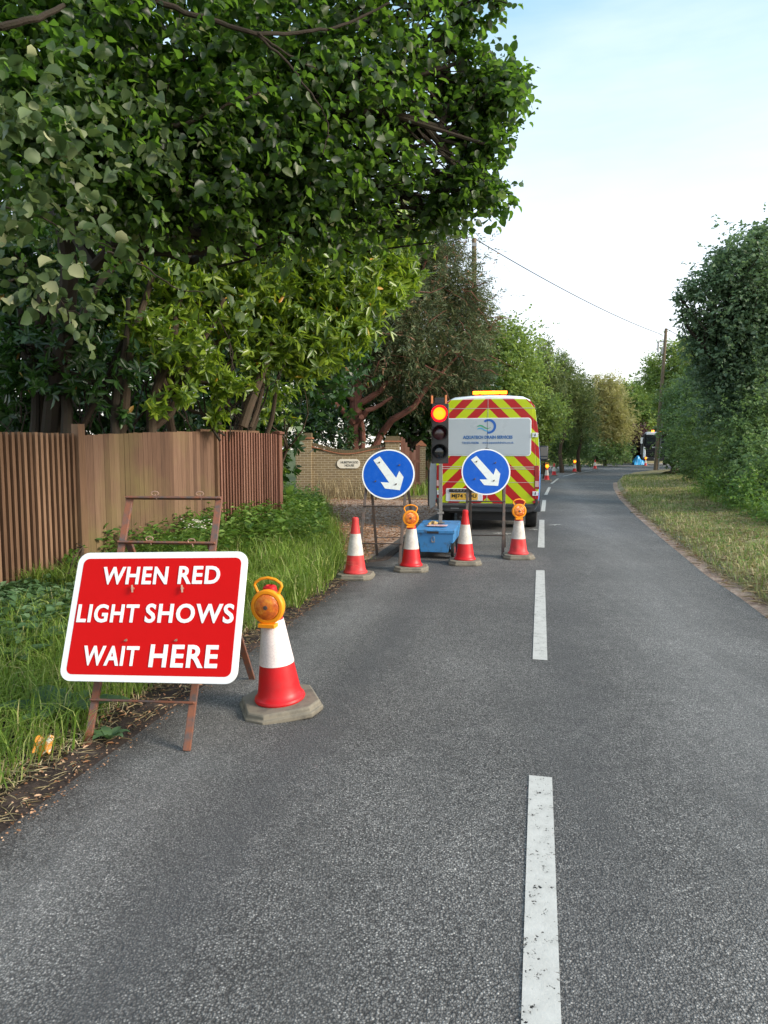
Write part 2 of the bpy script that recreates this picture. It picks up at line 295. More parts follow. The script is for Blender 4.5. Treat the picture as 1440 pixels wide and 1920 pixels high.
def chev():
    m, n, l, b = mat('red_yellow_chevrons'); v = objc(n); s = n.new('ShaderNodeSeparateXYZ'); l.new(v, s.inputs[0])
    q = mth(n, l, 'ADD', mth(n, l, 'ABSOLUTE', s.outputs[0]), s.outputs[2])
    f = mth(n, l, 'FRACT', mth(n, l, 'DIVIDE', mth(n, l, 'SUBTRACT', q, 2.40-4.35), .435))
    g = mth(n, l, 'GREATER_THAN', f, .5)
    a = noise(n, l, 3, 5, v)
    c = mixc(n, l, g, (.50, .004, .010), (.56, .68, .002))
    l.new(mixc(n, l, mth(n, l, 'MULTIPLY', a.outputs[0], .12), c, (.25, .2, .15)), b.inputs['Base Color']); setp(b, rough=.4, spec=.3, coat=.12)
    return m
M['chev'] = chev()

# ------------------------------------------------------------------ mesh helpers
class MB:
    def __init__(s): s.v = []; s.f = []; s.m = []; s.mi = 0
    def add(s, vs, fs, T=None):
        o = len(s.v)
        s.v += [tuple((T @ Vector(p)) if T else p) for p in vs]
        s.f += [tuple(i+o for i in f) for f in fs]; s.m += [s.mi]*len(fs); return s
    def box(s, c, d, T=None):
        x, y, z = d[0]/2, d[1]/2, d[2]/2; a, b, e = c
        vs = [(a+i*x, b+j*y, e+k*z) for i in (-1, 1) for j in (-1, 1) for k in (-1, 1)]
        return s.add(vs, [(0, 1, 3, 2), (4, 6, 7, 5), (0, 4, 5, 1), (2, 3, 7, 6), (0, 2, 6, 4), (1, 5, 7, 3)], T)
    def bar(s, p0, p1, w, t, up=(0, 0, 1)):
        p0, p1 = Vector(p0), Vector(p1); d = (p1-p0); L = d.length; d.normalize()
        u = Vector(up); x = d.cross(u)
        if x.length < 1e-4: x = d.cross(Vector((0, 1, 0)))
        x.normalize(); y = x.cross(d)
        T = Matrix((( x.x, d.x, y.x, p0.x), (x.y, d.y, y.y, p0.y), (x.z, d.z, y.z, p0.z), (0, 0, 0, 1)))
        return s.box((0, L/2, 0), (w, L, t), T)
    def tube(s, pts, rs, n=8, cap=True, T=None, closed=False):
        pts = [Vector(p) for p in pts]; k = len(pts)
        if isinstance(rs, (int, float)): rs = [rs]*k
        vs = []; prev = None
        for i, p in enumerate(pts):
            if closed: d = pts[(i+1) % k]-pts[i-1]
            else: d = pts[min(i+1, k-1)]-pts[max(i-1, 0)]
            d.normalize()
            x = d.cross(prev) if prev is not None else d.cross(Vector((0, 0, 1)) if abs(d.z) < .9 else Vector((0, 1, 0)))
            if prev is not None: x = prev-d*prev.dot(d)
            x.normalize(); prev = x; y = d.cross(x)
            for j in range(n):
                a = 2*math.pi*j/n; vs.append(p+(x*math.cos(a)+y*math.sin(a))*rs[i])
        fs = [(i*n+j, i*n+(j+1) % n, (i+1)*n+(j+1) % n, (i+1)*n+j) for i in range(k-1) for j in range(n)]
        if closed: fs += [((k-1)*n+j, (k-1)*n+(j+1) % n, (j+1) % n, j) for j in range(n)]
        elif cap: fs += [tuple(range(n-1, -1, -1)), tuple((k-1)*n+j for j in range(n))]
        return s.add(vs, fs, T)
    def cyl(s, p0, p1, r, n=24, r1=None): return s.tube([p0, p1], [r, r if r1 is None else r1], n)
    def lathe(s, prof, n=32, T=None):
        vs = [(r*math.cos(2*math.pi*j/n), r*math.sin(2*math.pi*j/n), z) for r, z in prof for j in range(n)]
        fs = [(i*n+j, i*n+(j+1) % n, (i+1)*n+(j+1) % n, (i+1)*n+j) for i in range(len(prof)-1) for j in range(n)]
        fs += [tuple(range(n-1, -1, -1)), tuple((len(prof)-1)*n+j for j in range(n))]
        return s.add(vs, fs, T)
    def prism(s, poly, y0, y1, T=None):       # polygon in xz, thickness along y
        n = len(poly); vs = [(x, y0, z) for x, z in poly]+[(x, y1, z) for x, z in poly]
        fs = [tuple(range(n)), tuple(range(2*n-1, n-1, -1))]+[(i, n+i, n+(i+1) % n, (i+1) % n) for i in range(n)]
        return s.add(vs, fs, T)
    def build(s, name, m, parent=None, bevel=0, sharp=32, flat=False):
        me = bpy.data.meshes.new(name); me.from_pydata(s.v, [], s.f)
        ms = m if isinstance(m, (list, tuple)) else [m]
        for q in ms: me.materials.append(q)
        if len(ms) > 1: me.polygons.foreach_set('material_index', s.m)
        if not flat:
            me.polygons.foreach_set('use_smooth', [True]*len(s.f)); me.set_sharp_from_angle(angle=R(sharp))
        o = bpy.data.objects.new(name, me); col.objects.link(o)
        if parent: o.parent = parent
        if bevel:
            b = o.modifiers.new('bevel', 'BEVEL'); b.width = bevel; b.segments = 2; b.limit_method = 'ANGLE'
        return o
def tag(o, label=None, cat=None, group=None, kind=None):
    if label: o['label'] = label
    if cat: o['category'] = cat
    if group: o['group'] = group
    if kind: o['kind'] = kind
    return o
def empty(name, loc, rz=0, label=None, cat=None, group=None):
    o = bpy.data.objects.new(name, None); col.objects.link(o); o.location = loc; o.rotation_euler = (0, 0, rz)
    o.empty_display_size = .1
    return tag(o, label, cat, group)
def copy_tree(o, parent=None):
    c = o.copy(); col.objects.link(c)
    if parent: c.parent = parent
    for ch in list(o.children): copy_tree(ch, c)
    return c
def rrect(w, h, r, cx=0, cz=0, n=6):
    out = []
    for (sx, sz, a0) in ((1, 1, 0), (-1, 1, 90), (-1, -1, 180), (1, -1, 270)):
        for i in range(n+1):
            a = R(a0+90*i/n); out.append((cx+sx*(w/2-r)+r*math.cos(a), cz+sz*(h/2-r)+r*math.sin(a)))
    return out
def text(body, size, T, name, m, parent, width=None, height=None, bold=0.0, depth=.0015, align='CENTER', spacing=1.0):
    """lettering laid in the local xz plane facing -y, centred; then placed by T"""
    c = bpy.data.curves.new(name, 'FONT'); c.body = body; c.size = size; c.align_x = 'CENTER'; c.align_y = 'CENTER'; c.offset = bold; c.extrude = depth; c.resolution_u = 4; c.space_character = spacing
    t = bpy.data.objects.new('tmp', c); col.objects.link(t); bpy.context.view_layer.update()
    me = bpy.data.meshes.new_from_object(t.evaluated_get(bpy.context.evaluated_depsgraph_get()))
    bpy.data.objects.remove(t); bpy.data.curves.remove(c)
    a = np.empty(len(me.vertices)*3); me.vertices.foreach_get('co', a); a = a.reshape(-1, 3)
    lo, hi = a.min(0), a.max(0); a[:, :2] -= (lo[:2]+hi[:2])/2
    if width: a[:, 0] *= width/(hi[0]-lo[0])
    if height: a[:, 1] *= height/(hi[1]-lo[1])
    b = np.stack([a[:, 0], -a[:, 2], a[:, 1]], 1)
    Tm = np.array(T) if T is not None else np.eye(4); b = b@Tm[:3, :3].T+Tm[:3, 3]
    me.vertices.foreach_set('co', b.ravel()); me.materials.clear(); me.materials.append(m); me.update()
    o = bpy.data.objects.new(name, me); col.objects.link(o)
    if parent: o.parent = parent
    return o
# numpy leaf meshes
def quads(name, V, nq_per, faces, m, parent=None, smooth=False):
    """V: (N,k,3) vertices, faces: list of quads into k"""
    N, k, _ = V.shape; me = bpy.data.meshes.new(name); me.vertices.add(N*k); me.vertices.foreach_set('co', V.reshape(-1).astype(np.float32))
    fa = np.array(faces); q = len(fa); idx = (np.arange(N)[:, None, None]*k+fa[None]).reshape(-1)
    me.loops.add(len(idx)); me.loops.foreach_set('vertex_index', idx.astype(np.int32))
    me.polygons.add(N*q); me.polygons.foreach_set('loop_start', np.arange(0, N*q*4, 4, dtype=np.int32))
    if smooth: me.polygons.foreach_set('use_smooth', np.ones(N*q, bool))
    me.update(calc_edges=True)
    me.materials.append(m); o = bpy.data.objects.new(name, me); col.objects.link(o)
    if parent: o.parent = parent
    return o
def nrm(a): return a/np.maximum(np.linalg.norm(a, axis=1, keepdims=True), 1e-6)
def leafV(Pn, D, N, L, W, rng, simple=False, fold=.18, a=(.28, .46), b=(.68, .42)):
    D = nrm(D); S = nrm(np.cross(D, N)); N = nrm(np.cross(S, D)); L = L[:, None]; W = W[:, None]
    if simple is True:
        t = Pn+D*L; mid = Pn+D*L*.5+N*W*.12
        return np.stack([Pn, mid-S*W*.5, t, mid+S*W*.5], 1), [(0, 1, 2, 3)]
    if simple == 'round':
        up = N*W*fold; Z = lambda f, g, h, k: Pn+D*L*f+S*W*g+up*h-N*L*k
        V = [Pn, Z(.12, -.34, .6, 0), Z(.42, -.52, 1, .01), Z(.78, -.36, .8, .05), Z(1, 0, 0, .13), Z(.78, .36, .8, .05), Z(.42, .52, 1, .01), Z(.12, .34, .6, 0), Z(.45, 0, 0, -.01)]
        return np.stack(V, 1), [(0, 1, 2, 8), (8, 2, 3, 4), (0, 8, 6, 7), (8, 4, 5, 6)]
    up = N*W*fold
    l1 = Pn+D*L*a[0]-S*W*a[1]+up; l2 = Pn+D*L*b[0]-S*W*b[1]+up*.8-N*L*.04; t = Pn+D*L-N*L*.12
    r2 = Pn+D*L*b[0]+S*W*b[1]+up*.8-N*L*.04; r1 = Pn+D*L*a[0]+S*W*a[1]+up
    return np.stack([Pn, l1, l2, t, r2, r1], 1), [(0, 1, 2, 3), (0, 3, 4, 5)]
def sample(clumps, dens, rng, shell=.55, zmin=None):
    pts, out = [], []
    for c in clumps:
        c0 = np.array(c[0]); r = np.array(c[1] if hasattr(c[1], '__len__') else (c[1],)*3, float)
        n = int(dens*(r[0]*r[2]+r[0]*r[1]+r[1]*r[2])/3*4*(c[2] if len(c) > 2 else 1))
        d = nrm(rng.normal(size=(n, 3))); rad = rng.random(n)**shell*(1+.22*rng.normal(size=n))
        # lumpy outline
        ph = rng.random(6)*6.28
        lump = 1+.16*np.sin(d[:, 0]*5+ph[0])*np.sin(d[:, 2]*6+ph[1])+.12*np.sin(d[:, 1]*9+ph[2]+d[:, 2]*7)
        pts.append(c0+d*r*(rad*lump)[:, None]); out.append(d)
    p = np.concatenate(pts); o = np.concatenate(out)
    if zmin is not None: k = p[:, 2] > zmin; p, o = p[k], o[k]
    return p, o
def foliage(name, clumps, dens, L, W, m, parent, seed, mode='twig', per=6, simple=False, droop=.3, shell=.55, spread=.1, zmin=.05, fold=.18):
    rng = np.random.default_rng(seed); p, o = sample(clumps, dens/per, rng, shell, zmin); n = len(p)
    up = np.array([0, 0, 1.0])
    d = nrm(o*.7+rng.normal(size=(n, 3))*.6+up*(-droop+.15))
    if mode == 'whorl':
        ref = nrm(np.cross(d, rng.normal(size=(n, 3)))); ref2 = np.cross(d, ref); PP, DD, NN = [], [], []
        d = nrm(d+up*.5)
        for k in range(per):
            an = 2*math.pi*k/per+rng.random(n)*.6; rad = ref*np.cos(an)[:, None]+ref2*np.sin(an)[:, None]
            PP.append(p+d*(rng.random((n, 1))-.5)*.05); DD.append(nrm(rad+d*(.15+.6*rng.random((n, 1)))-up*droop*.6)); NN.append(d+rad*.1)
    elif mode == 'twig':
        PP, DD, NN = [], [], []; side = nrm(np.cross(d, up+rng.normal(size=(n, 3))*.3))
        for k in range(per):
            s = (1 if k % 2 else -1); t = (k/per-.3)*spread*2
            PP.append(p+d*t); DD.append(nrm(side*s*.8+d*.6+rng.normal(size=(n, 3))*.35-up*droop)); NN.append(up*.75+rng.normal(size=(n, 3))*.55+o*.35)
    elif mode == 'spray':
        PP, DD, NN = [], [], []; side = nrm(np.cross(d, up+rng.normal(size=(n, 3))*.4)); d = nrm(d-up*droop)
        for k in range(per):
            s = (1 if k % 2 else -1); t = (k/per-.2)*spread*2
            PP.append(p+d*t); DD.append(nrm(side*s*.75+d*.9+rng.normal(size=(n, 3))*.12)); NN.append(np.cross(side, d)+rng.normal(size=(n, 3))*.4)
    PP, DD, NN = map(np.concatenate, (PP, DD, NN)); k = len(PP); sc = .45+.95*rng.random(k)**1.2
    V, fs = leafV(PP, DD, NN, L*sc, W*sc*(.75+.4*rng.random(k)), rng, simple, fold*(.3+2.2*rng.random((k, 1))) if simple == 'round' else fold)
    return quads(name, V, len(fs), fs, m, parent, smooth=(simple == 'round'))
def wiggle(a, b, k, amp, rng, sag=0):
    a, b = Vector(a), Vector(b); L = (b-a).length; out = []; W = [Vector(rng.normal(size=3))*amp*L*f for f in (1.2, .9, .7)]
    for i in range(k+1):
        t = i/k; w = math.sin(t*math.pi); out.append(a.lerp(b, t)+W[0]*w+W[1]*math.sin(2*t*math.pi)+W[2]*math.sin(3*t*math.pi)+Vector((0, 0, sag*L*w)))
    return out
def limbs(mb, root, ends, r0, rng, amp=.05, n=7, sag=.05, twigs=5, tl=.6):
    for e in ends:
        c, r = e
        pts = wiggle(root, c, 6, amp, rng, sag); mb.tube(pts, [r0*(1-.8*i/6) for i in range(7)], n)
        for _ in range(twigs):
            i = rng.integers(2, 6); d = Vector(rng.normal(size=3)); d.normalize()
            q = Vector(c)+d*r*.9
            mb.tube(wiggle(pts[i], q, 4, .06, rng, 0), [r0*.25, r0*.2, r0*.15, r0*.1, .004], 5)

# ------------------------------------------------------------------ ground, road, verges
def strip(name, A, B, m, kind='structure', z=None, nx=1, thick=0):
    pass
SL = .2195   # road heading: metres sideways per metre ahead
centre = [Vector((SL*y, y, 0)) for y in (-8, -2, 2, 6, 10, 14)]+[G(1015.5, 974), G(1021, 943), G(1027, 920), G(1040.5, 902), G(1067, 890.5), G(1099, 884.5), G(1150, 879.5), G(1197, 876.5), G(1260, 874.5), G(1340, 873)]
left_e = [Vector((-2.32+.205*y, y, 0)) for y in (-12, -4, 0, 2, 4, 6, 9, 12, 16, 20, 25, 30, 36, 44, 50)]
for i, y in enumerate((20, 25, 30, 36, 44, 50)): left_e[-6+i].x += (0.1, .3, .6, 1.0, 1.9, 2.6)[i]
left_e += [G(1014, 877.5), G(1060, 873.5), G(1147, 871.3), G(1207, 870.2), G(1330, 869.3), G(1600, 869)]
right_e = [Vector((2.3+.226*y, y, 0)) for y in (-12, -4, 0, 2, 4, 6, 7.5)]+[G(1345, 1077), G(1300, 1042), G(1255, 1008), G(1205, 968), G(1170, 935), G(1157, 915), G(1156, 905), G(1163, 896.5), G(1183, 889), G(1225, 883.5), G(1290, 880.2), G(1420, 878)]
def resample(pl, n):
    d = [0]
    for a, b in zip(pl, pl[1:]): d.append(d[-1]+(b-a).length)
    out = []
    # Catmull-Rom on arc length
    for i in range(n):
        s = d[-1]*i/(n-1); k = max(j for j in range(len(d)-1) if d[j] <= s+1e-9); t = (s-d[k])/(d[k+1]-d[k])
        p0, p1, p2, p3 = pl[max(k-1, 0)], pl[k], pl[k+1], pl[min(k+2, len(pl)-1)]
        out.append(p1.lerp(p2, t) if True else p0)
    return out
def sheet(name, A, B, m, hfun=None, nu=10, n=200, tagk='structure'):
    a, b = resample(A, n), resample(B, n); vs, fs = [], []
    for i in range(n):
        for j in range(nu+1):
            p = a[i].lerp(b[i], j/nu); z = hfun(p.x, p.y, j/nu) if hfun else 0; vs.append((p.x, p.y, z))
    for i in range(n-1):
        for j in range(nu):
            q = i*(nu+1)+j; fs.append((q, q+1, q+nu+2, q+nu+1))
    mb = MB(); mb.add(vs, fs); o = mb.build(name, m, sharp=180); o['kind'] = tagk; return o
rngt = np.random.default_rng(3)
def smooth(t): t = max(0, min(1, t)); return t*t*(3-2*t)
def xl(y):     # road's left edge
    pl = left_e
    for a, b in zip(pl, pl[1:]):
        if a.y <= y <= b.y: return a.x+(b.x-a.x)*(y-a.y)/max(b.y-a.y, 1e-6)
    return pl[0].x if y < pl[0].y else pl[-1].x
def xr(y):
    pl = right_e
    for a, b in zip(pl, pl[1:]):
        if a.y <= y <= b.y: return a.x+(b.x-a.x)*(y-a.y)/max(b.y-a.y, 1e-6)
    return pl[0].x if y < pl[0].y else 22+(y-50)*2
def gn(x, y): return .5*math.sin(x*1.7+y*.9)*math.sin(y*1.3-x*.6)+.5*math.sin(x*3.9-y*2.7+1)*math.sin(y*4.1+x*1.1)
FA, FB = Vector((-3.7, 7.1, 0)), Vector((-1.8, 12.0, 0)); FD = (FB-FA).normalized()
def fence_x(y): return -3.7+(y-7.1)*1.9/4.9
def drive_x(y):     # right limit of the grassy bank beside the driveway
    pts = [(8.6, -.52), (9.6, -.55), (10.8, -.62), (14.4, -.95), (17, -1.3), (20.7, -1.7), (22.5, -2.0)]
    if y <= pts[0][0]: return xl(y)
    for (a, b), (c, d) in zip(pts, pts[1:]):
        if a <= y <= c: return b+(d-b)*(y-a)/(c-a)
    return -2.0
def bank(x, y):
    e = drive_x(y) if y > 8.6 else xl(y); u = e-x
    if u < 0: return 0
    return .015+(.10+.30*smooth((y-7.6)/4))*smooth(u/2.4)+.03*gn(x*1.5, y*1.5)*smooth(u/.5)
# the big ground sheet
gb = MB(); N = 60
xs = [-400, -200, -100, -60, -40, -30, -20, -12, 0, 12, 20, 30, 45, 60, 80, 120, 200, 400, 900]; ys = [-60, -30, -15, -6, 0, 6, 12, 20, 30, 40, 60, 80, 110, 160, 260, 500, 1500]
vs = [(x, y, -.06) for y in ys for x in xs]; nx = len(xs)
fs = [(j*nx+i, j*nx+i+1, (j+1)*nx+i+1, (j+1)*nx+i) for j in range(len(ys)-1) for i in range(nx-1)]
gb.add(vs, fs); g = gb.build('ground', M['ground'], flat=True); g['kind'] = 'structure'
# road
road = sheet('road', left_e, right_e, M['asphalt'], None, 12, 320)
# left bank between road edge and fence line
yy = [-6+.3*i for i in range(96)]
lb = MB(); vs = []; NU = 22
for y in yy:
    e = drive_x(y) if y > 8.6 else xl(y)
    for j in range(NU+1):
        x = e+.03-(j/NU)**1.3*5.5; vs.append((x, y, bank(x, y) if x < e else -.02))
fs = [(i*(NU+1)+j, (i+1)*(NU+1)+j, (i+1)*(NU+1)+j+1, i*(NU+1)+j+1) for i in range(len(yy)-1) for j in range(NU)]
lb.add(vs, fs); o = lb.build('verge_bank', M['soil'], sharp=180); o['kind'] = 'structure'
# driveway
A = [Vector((drive_x(y)-.25, y, 0)) for y in (9.4, 11, 14, 17, 20, 23, 26)]; B = [Vector((xl(y)+.02, y, 0)) for y in (9.4, 11, 14, 17, 20, 23, 26)]
A[-1].x = A[-2].x = -3.2
sheet('driveway', A, B, M['gravel'], lambda x, y, u: -.012+.03*(1-u)+.006*gn(x*4, y*4)*(u < .95), 16, 60)
# right verge
ry = [-6+.4*i for i in range(160)]
def rverge_h(x, y):
    u = x-xr(y); return .02+.10*smooth(u/.35)+.16*smooth(u/4)+.02*gn(x*1.3, y*1.3)*smooth(u/.6)+1.2*smooth((u-4.5)/6)
VR = MB(); vs = []
rres = resample(right_e, 220)
for p, q in zip(rres, rres[1:]+[rres[-1]]):
    pass
for i, p in enumerate(rres):
    q = rres[min(i+1, 219)]; o_ = rres[max(i-1, 0)]; d = (q-o_).normalized(); nr = Vector((d.y, -d.x, 0))
    if p.y > 30: nr = Vector((1, -.25, 0)).normalized()
    if i > 150 and p.x > G(1163, 896.5).x: nr = Vector((.35, -1, 0)).normalized()
    for j in range(19):
        u = [-.02, .05, .12, .25, .45, .7, 1, 1.35, 1.7, 2.1, 2.6, 3.2, 4, 5, 6.2, 7.5, 9, 11, 14][j]
        if i > 150 and p.x > G(1163, 896.5).x: u = min(u, 5.0)*.6
        w = p+nr*u
        vs.append((w.x, w.y, (-.02 if j == 0 else .02+.09*smooth(u/.3)+.16*smooth(u/4)+.02*gn(w.x*1.3, w.y*1.3)*smooth(u/.6)+1.0*smooth((u-4.5)/6))))
fs = [(i*19+j, i*19+j+1, (i+1)*19+j+1, (i+1)*19+j) for i in range(219) for j in range(18)]
VR.add(vs, fs); o = VR.build('right_verge', M['vergesoil'], sharp=180); o['kind'] = 'structure'
# far verge beyond the bend
A = [Vector((p.x, p.y+.02, 0)) for p in left_e[12:]]; B = [Vector((p.x-5-i*.3, p.y+9+i*1.5, 0)) for i, p in enumerate(left_e[12:])]
sheet('far_verge', A, B, M['vergesoil'], lambda x, y, u: .03+.12*smooth(u*6)+.8*smooth(u), 10, 80)
# left verge past the driveway
A = [Vector((xl(y)-.02, y, 0)) for y in (22.6, 26, 30, 36, 44, 50)]; B = [Vector((xl(y)-3.5, y, 0)) for y in (22.6, 26, 30, 36, 44, 50)]
sheet('roadside_verge', A, B, M['vergesoil'], lambda x, y, u: .02+.15*smooth(u*4)*smooth((y-22.7)/2), 8, 60)
# kerbs on the right and far side
def kerb(name, pl, off, w, h, m, n=200, label=None):
    mb = MB(); r = resample(pl, n); vs = []
    for i, p in enumerate(r):
        d = (r[min(i+1, n-1)]-r[max(i-1, 0)]).normalized(); nr = Vector((d.y, -d.x, 0))*off
        a = p+nr*.0; b = p+nr*w; zz = h*(1+.12*math.sin(i*.9)+.1*math.sin(i*2.3))
        vs += [(a.x, a.y, -.03), (a.x, a.y, zz-.012), (a.x+nr.x*.015, a.y+nr.y*.015, zz), (b.x, b.y, zz), (b.x, b.y, -.03)]
    fs = [(i*5+j, i*5+j+1, (i+1)*5+j+1, (i+1)*5+j) for i in range(n-1) for j in range(4)]
    mb.add(vs, fs); o = mb.build(name, m, sharp=30); o['kind'] = 'structure'; return o
kerb('kerb', [p+Vector((.10, 0, 0)) for p in right_e[7:15]], 1, .10, .050, M['concrete'])
kerb('far_kerb', left_e[15:], -1, .13, .09, M['concrete'], 60)
kerb('driveway_edging', [Vector((drive_x(9.2), 9.75, 0)), Vector((.05, 10.15, 0)), Vector((.55, 12.6, 0)), Vector((1.0, 15.5, 0))], -1, .10, .022, M['debris'], 40)
# road markings: worn dashes following the centre line
def arc_pts(pl): return pl
def dash(A, B, w=.11):
    """dash from A to B (world points), ends square"""
    mb = MB(); n = 10; vs = []
    for i in range(n+1):
        p = A.lerp(B, i/n); d = (B-A).normalized(); nr = Vector((d.y, -d.x, 0))
        vs += [tuple(p-nr*w/2+Vector((0, 0, .0045))), tuple(p+nr*w/2+Vector((0, 0, .0045)))]
    mb.add(vs, [(2*i, 2*i+1, 2*i+3, 2*i+2) for i in range(n)]); o = mb.build('lane_marking', M['paint'], flat=True); tag(o, kind='structure'); return o
def Gw(x, y): return G(x, y)
dash(G(1015, 1990), G(1013.5, 1457)); dash(G(1012.5, 1238), G(1013, 1070)); dash(G(1014.5, 1027), G(1016, 975))
for (a, b) in (((1018, 959), (1020.5, 938)), ((1023.3, 928), (1030.5, 913.5)), ((1034, 907), (1046.5, 897.2)), ((1056, 893), (1079, 887.6)), ((1089, 885.8), (1110, 882.3)), ((1132, 880.6), (1167, 878)), ((1184, 876.8), (1211, 875.6))):
    dash(G(*a), G(*b))
# faded utility spray marks on the road by the van
mk = MB()
for (c, r_) in ((G(1038, 984), .16), (G(1000, 993), .10), (G(945, 1001), .14), (G(932, 1000), .1)):
    for k in range(4):
        a0 = random.random()*3; p0 = c+Vector((math.cos(a0)*r_, math.sin(a0)*r_*.8, 0)); p1 = c-Vector((math.cos(a0+.5)*r_*1.3, math.sin(a0+.5)*r_, 0))
        mk.bar(p0+Vector((0, 0, .0045+.0008*k)), p1+Vector((0, 0, .0045+.0008*k)), .022, .0005)
o = mk.build('chalk_marks', M['paint'], flat=True); o['kind'] = 'structure'

# ------------------------------------------------------------------ big red sign on its folding frame
def aframe(fl, fr, bl, br, apexY, H, pivz, m, label, cat, group, bars, name='sign_frame'):
    """front feet fl, fr; rear feet bl, br ; returns root empty at the middle of the feet (world aligned)"""
    c = (fl+fr+bl+br)/4; root = empty(name, c, 0, label, cat, group)
    f0, f1, b0, b1 = fl-c, fr-c, bl-c, br-c
    mid = ((f0+f1)/2).lerp((b0+b1)/2, apexY); wv = (f1-f0)
    t0 = Vector((mid.x, mid.y, H))-wv/2; t1 = t0+wv
    s, t = .040, .024
    mb = MB(); mb.bar(f0, t0, s, t, (0, -1, 0)); mb.build('leg', m, root, .003)
    mb = MB(); mb.bar(f1, t1, s, t, (0, -1, 0)); mb.build('leg', m, root, .003)
    k = pivz/H; p0, p1 = f0.lerp(t0, k), f1.lerp(t1, k); back = ((b0+b1)/2-(f0+f1)/2).normalized()
    mb = MB(); mb.bar(b0, p0+back*.02+(wv*.05), s, t, (0, -1, 0)); mb.build('leg', m, root, .003)
    mb = MB(); mb.bar(b1, p1+back*.02-(wv*.05), s, t, (0, -1, 0)); mb.build('leg', m, root, .003)
    nrmv = (t0-f0).cross(wv).normalized()
    if nrmv.y > 0: nrmv = -nrmv
    for z in bars:
        q0, q1 = f0.lerp(t0, z/H), f1.lerp(t1, z/H)
        mb = MB(); mb.bar(q0-wv*.03+nrmv*.018, q1+wv*.03+nrmv*.018, .034, .012, (t0-f0).normalized()[:]); mb.build('cross_bar', m, root, .002)
    for z in (.28,):
        q0, q1 = b0.lerp(p0, z/pivz), b1.lerp(p1, z/pivz)
        mb = MB(); mb.bar(q0+back*.016+wv*.02, q1+back*.016-wv*.02, .03, .01); mb.build('cross_bar', m, root, .002)
    return root, c, f0, f1, t0, t1, nrmv, wv
fl, fr, br = G(163, 1401), G(350, 1408), G(473, 1273); bl = br-(fr-fl)
root, c, f0, f1, t0, t1, nv, wv = aframe(fl, fr, bl, br, .5, 1.315, 1.05, M['rust'], 'rusty folding steel frame carrying the big red sign', 'sign frame', None, (.225, 1.045, 1.30))
for (f, z) in ((.30, 1.318), (.80, 1.318), (.32, 1.06), (.78, 1.05)):
    p = f0.lerp(t0, z/1.315)+wv*f+nv*.03
    tie = MB(); tie.tube([p+Vector((math.cos(a)*.022, -.004, math.sin(a)*.014+.004)) for a in [i*.785 for i in range(8)]], .0035, 5, closed=True)
    tie.tube([p+Vector((0, 0, 0)), p+Vector((.012, -.012, -.03))], .003, 5); tie.build('wire_tie', M['wire'], root)
# sign panel in the plane of the front legs; axes ex along bottom, ez up the plane
ez = (t0-f0).normalized(); ex = wv.normalized(); ex = (ex-ez*ex.dot(ez)).normalized(); ey = ez.cross(ex)   # ey points away from camera
if ey.y < 0: ey = -ey
def plane_pt(px, py, off):
    o0 = c+f0-ey*off; d = ray(px, py); cp = Vector((0, 0, CAM_H)); t = (o0-cp).dot(ey)/d.dot(ey); return cp+d*t
OFF = .045
_q = [(-1.873, 4.330, .964), (-.802, 4.171, .997), (-.825, 3.870, .289), (-1.895, 4.029, .256)]; _k = .93
cn = [Vector((x*_k, y*_k, CAM_H+(z-CAM_H)*_k)) for x, y, z in _q]
cc = sum(cn, Vector())/4; W_ = ((cn[1]-cn[0]).length+(cn[2]-cn[3]).length)/2; H_ = ((cn[3]-cn[0]).length+(cn[2]-cn[1]).length)/2
exx = ((cn[1]-cn[0])+(cn[2]-cn[3])).normalized(); ezz = ((cn[0]-cn[3])+(cn[1]-cn[2])); ezz = (ezz-exx*ezz.dot(exx)).normalized(); eyy = ezz.cross(exx)
if eyy.y < 0: eyy = -eyy
print('SIGN', W_, H_, [tuple(round(v, 3) for v in q) for q in cn])
sg = empty('roadworks_sign', cc, 0, 'red rectangular sign with white border reading WHEN RED LIGHT SHOWS WAIT HERE', 'sign')
TS = Matrix(((exx.x, eyy.x, ezz.x, 0), (exx.y, eyy.y, ezz.y, 0), (exx.z, eyy.z, ezz.z, 0), (0, 0, 0, 1)))
def on(T, x, y, z): return T @ Matrix.Translation((x, y, z))
mb = MB(); mb.prism(rrect(W_, H_, .065), 0, .008, TS); mb.build('sign_plate', M['signwhite'], sg, .0015)
mb = MB(); mb.prism(rrect(W_-.072, H_-.072, .035), -.0012, -.0002, TS); mb.build('red_face', M['signred'], sg)
mb = MB(); mb.box((0, .014, .12), (W_*.9, .012, .04), TS); mb.box((0, .014, -.2), (W_*.9, .012, .04), TS); mb.build('stiffening_rail', M['back'], sg)
def sx(px, py):      # measured spot -> local sign coordinates
    d = ray(px, py); cp = Vector((0, 0, CAM_H)); p = cp+d*((cc-cp).dot(eyy)/d.dot(eyy))-cc; return p.dot(exx), p.dot(ezz)
def sword(t, x0, x1, yt, yb):
    a = sx(x0, (yt+yb)/2); b = sx(x1, (yt+yb)/2); cx = (a[0]+b[0])/2; cz = (a[1]+b[1])/2
    hh = abs(sx((x0+x1)/2, yt)[1]-sx((x0+x1)/2, yb)[1])
    text(t, .14, on(TS, cx, -.003, cz), 'lettering', M['signwhite'], sg, width=b[0]-a[0], height=hh, bold=.0036, spacing=1.12)
sword('WHEN', 193, 315, 1063, 1096); sword('RED', 335, 413, 1061.5, 1095)
sword('LIGHT', 146, 260, 1133, 1167.5); sword('SHOWS', 273, 439, 1132, 1168.5)
sword('WAIT', 156, 260, 1211, 1248.5); sword('HERE', 281, 409, 1209, 1252)
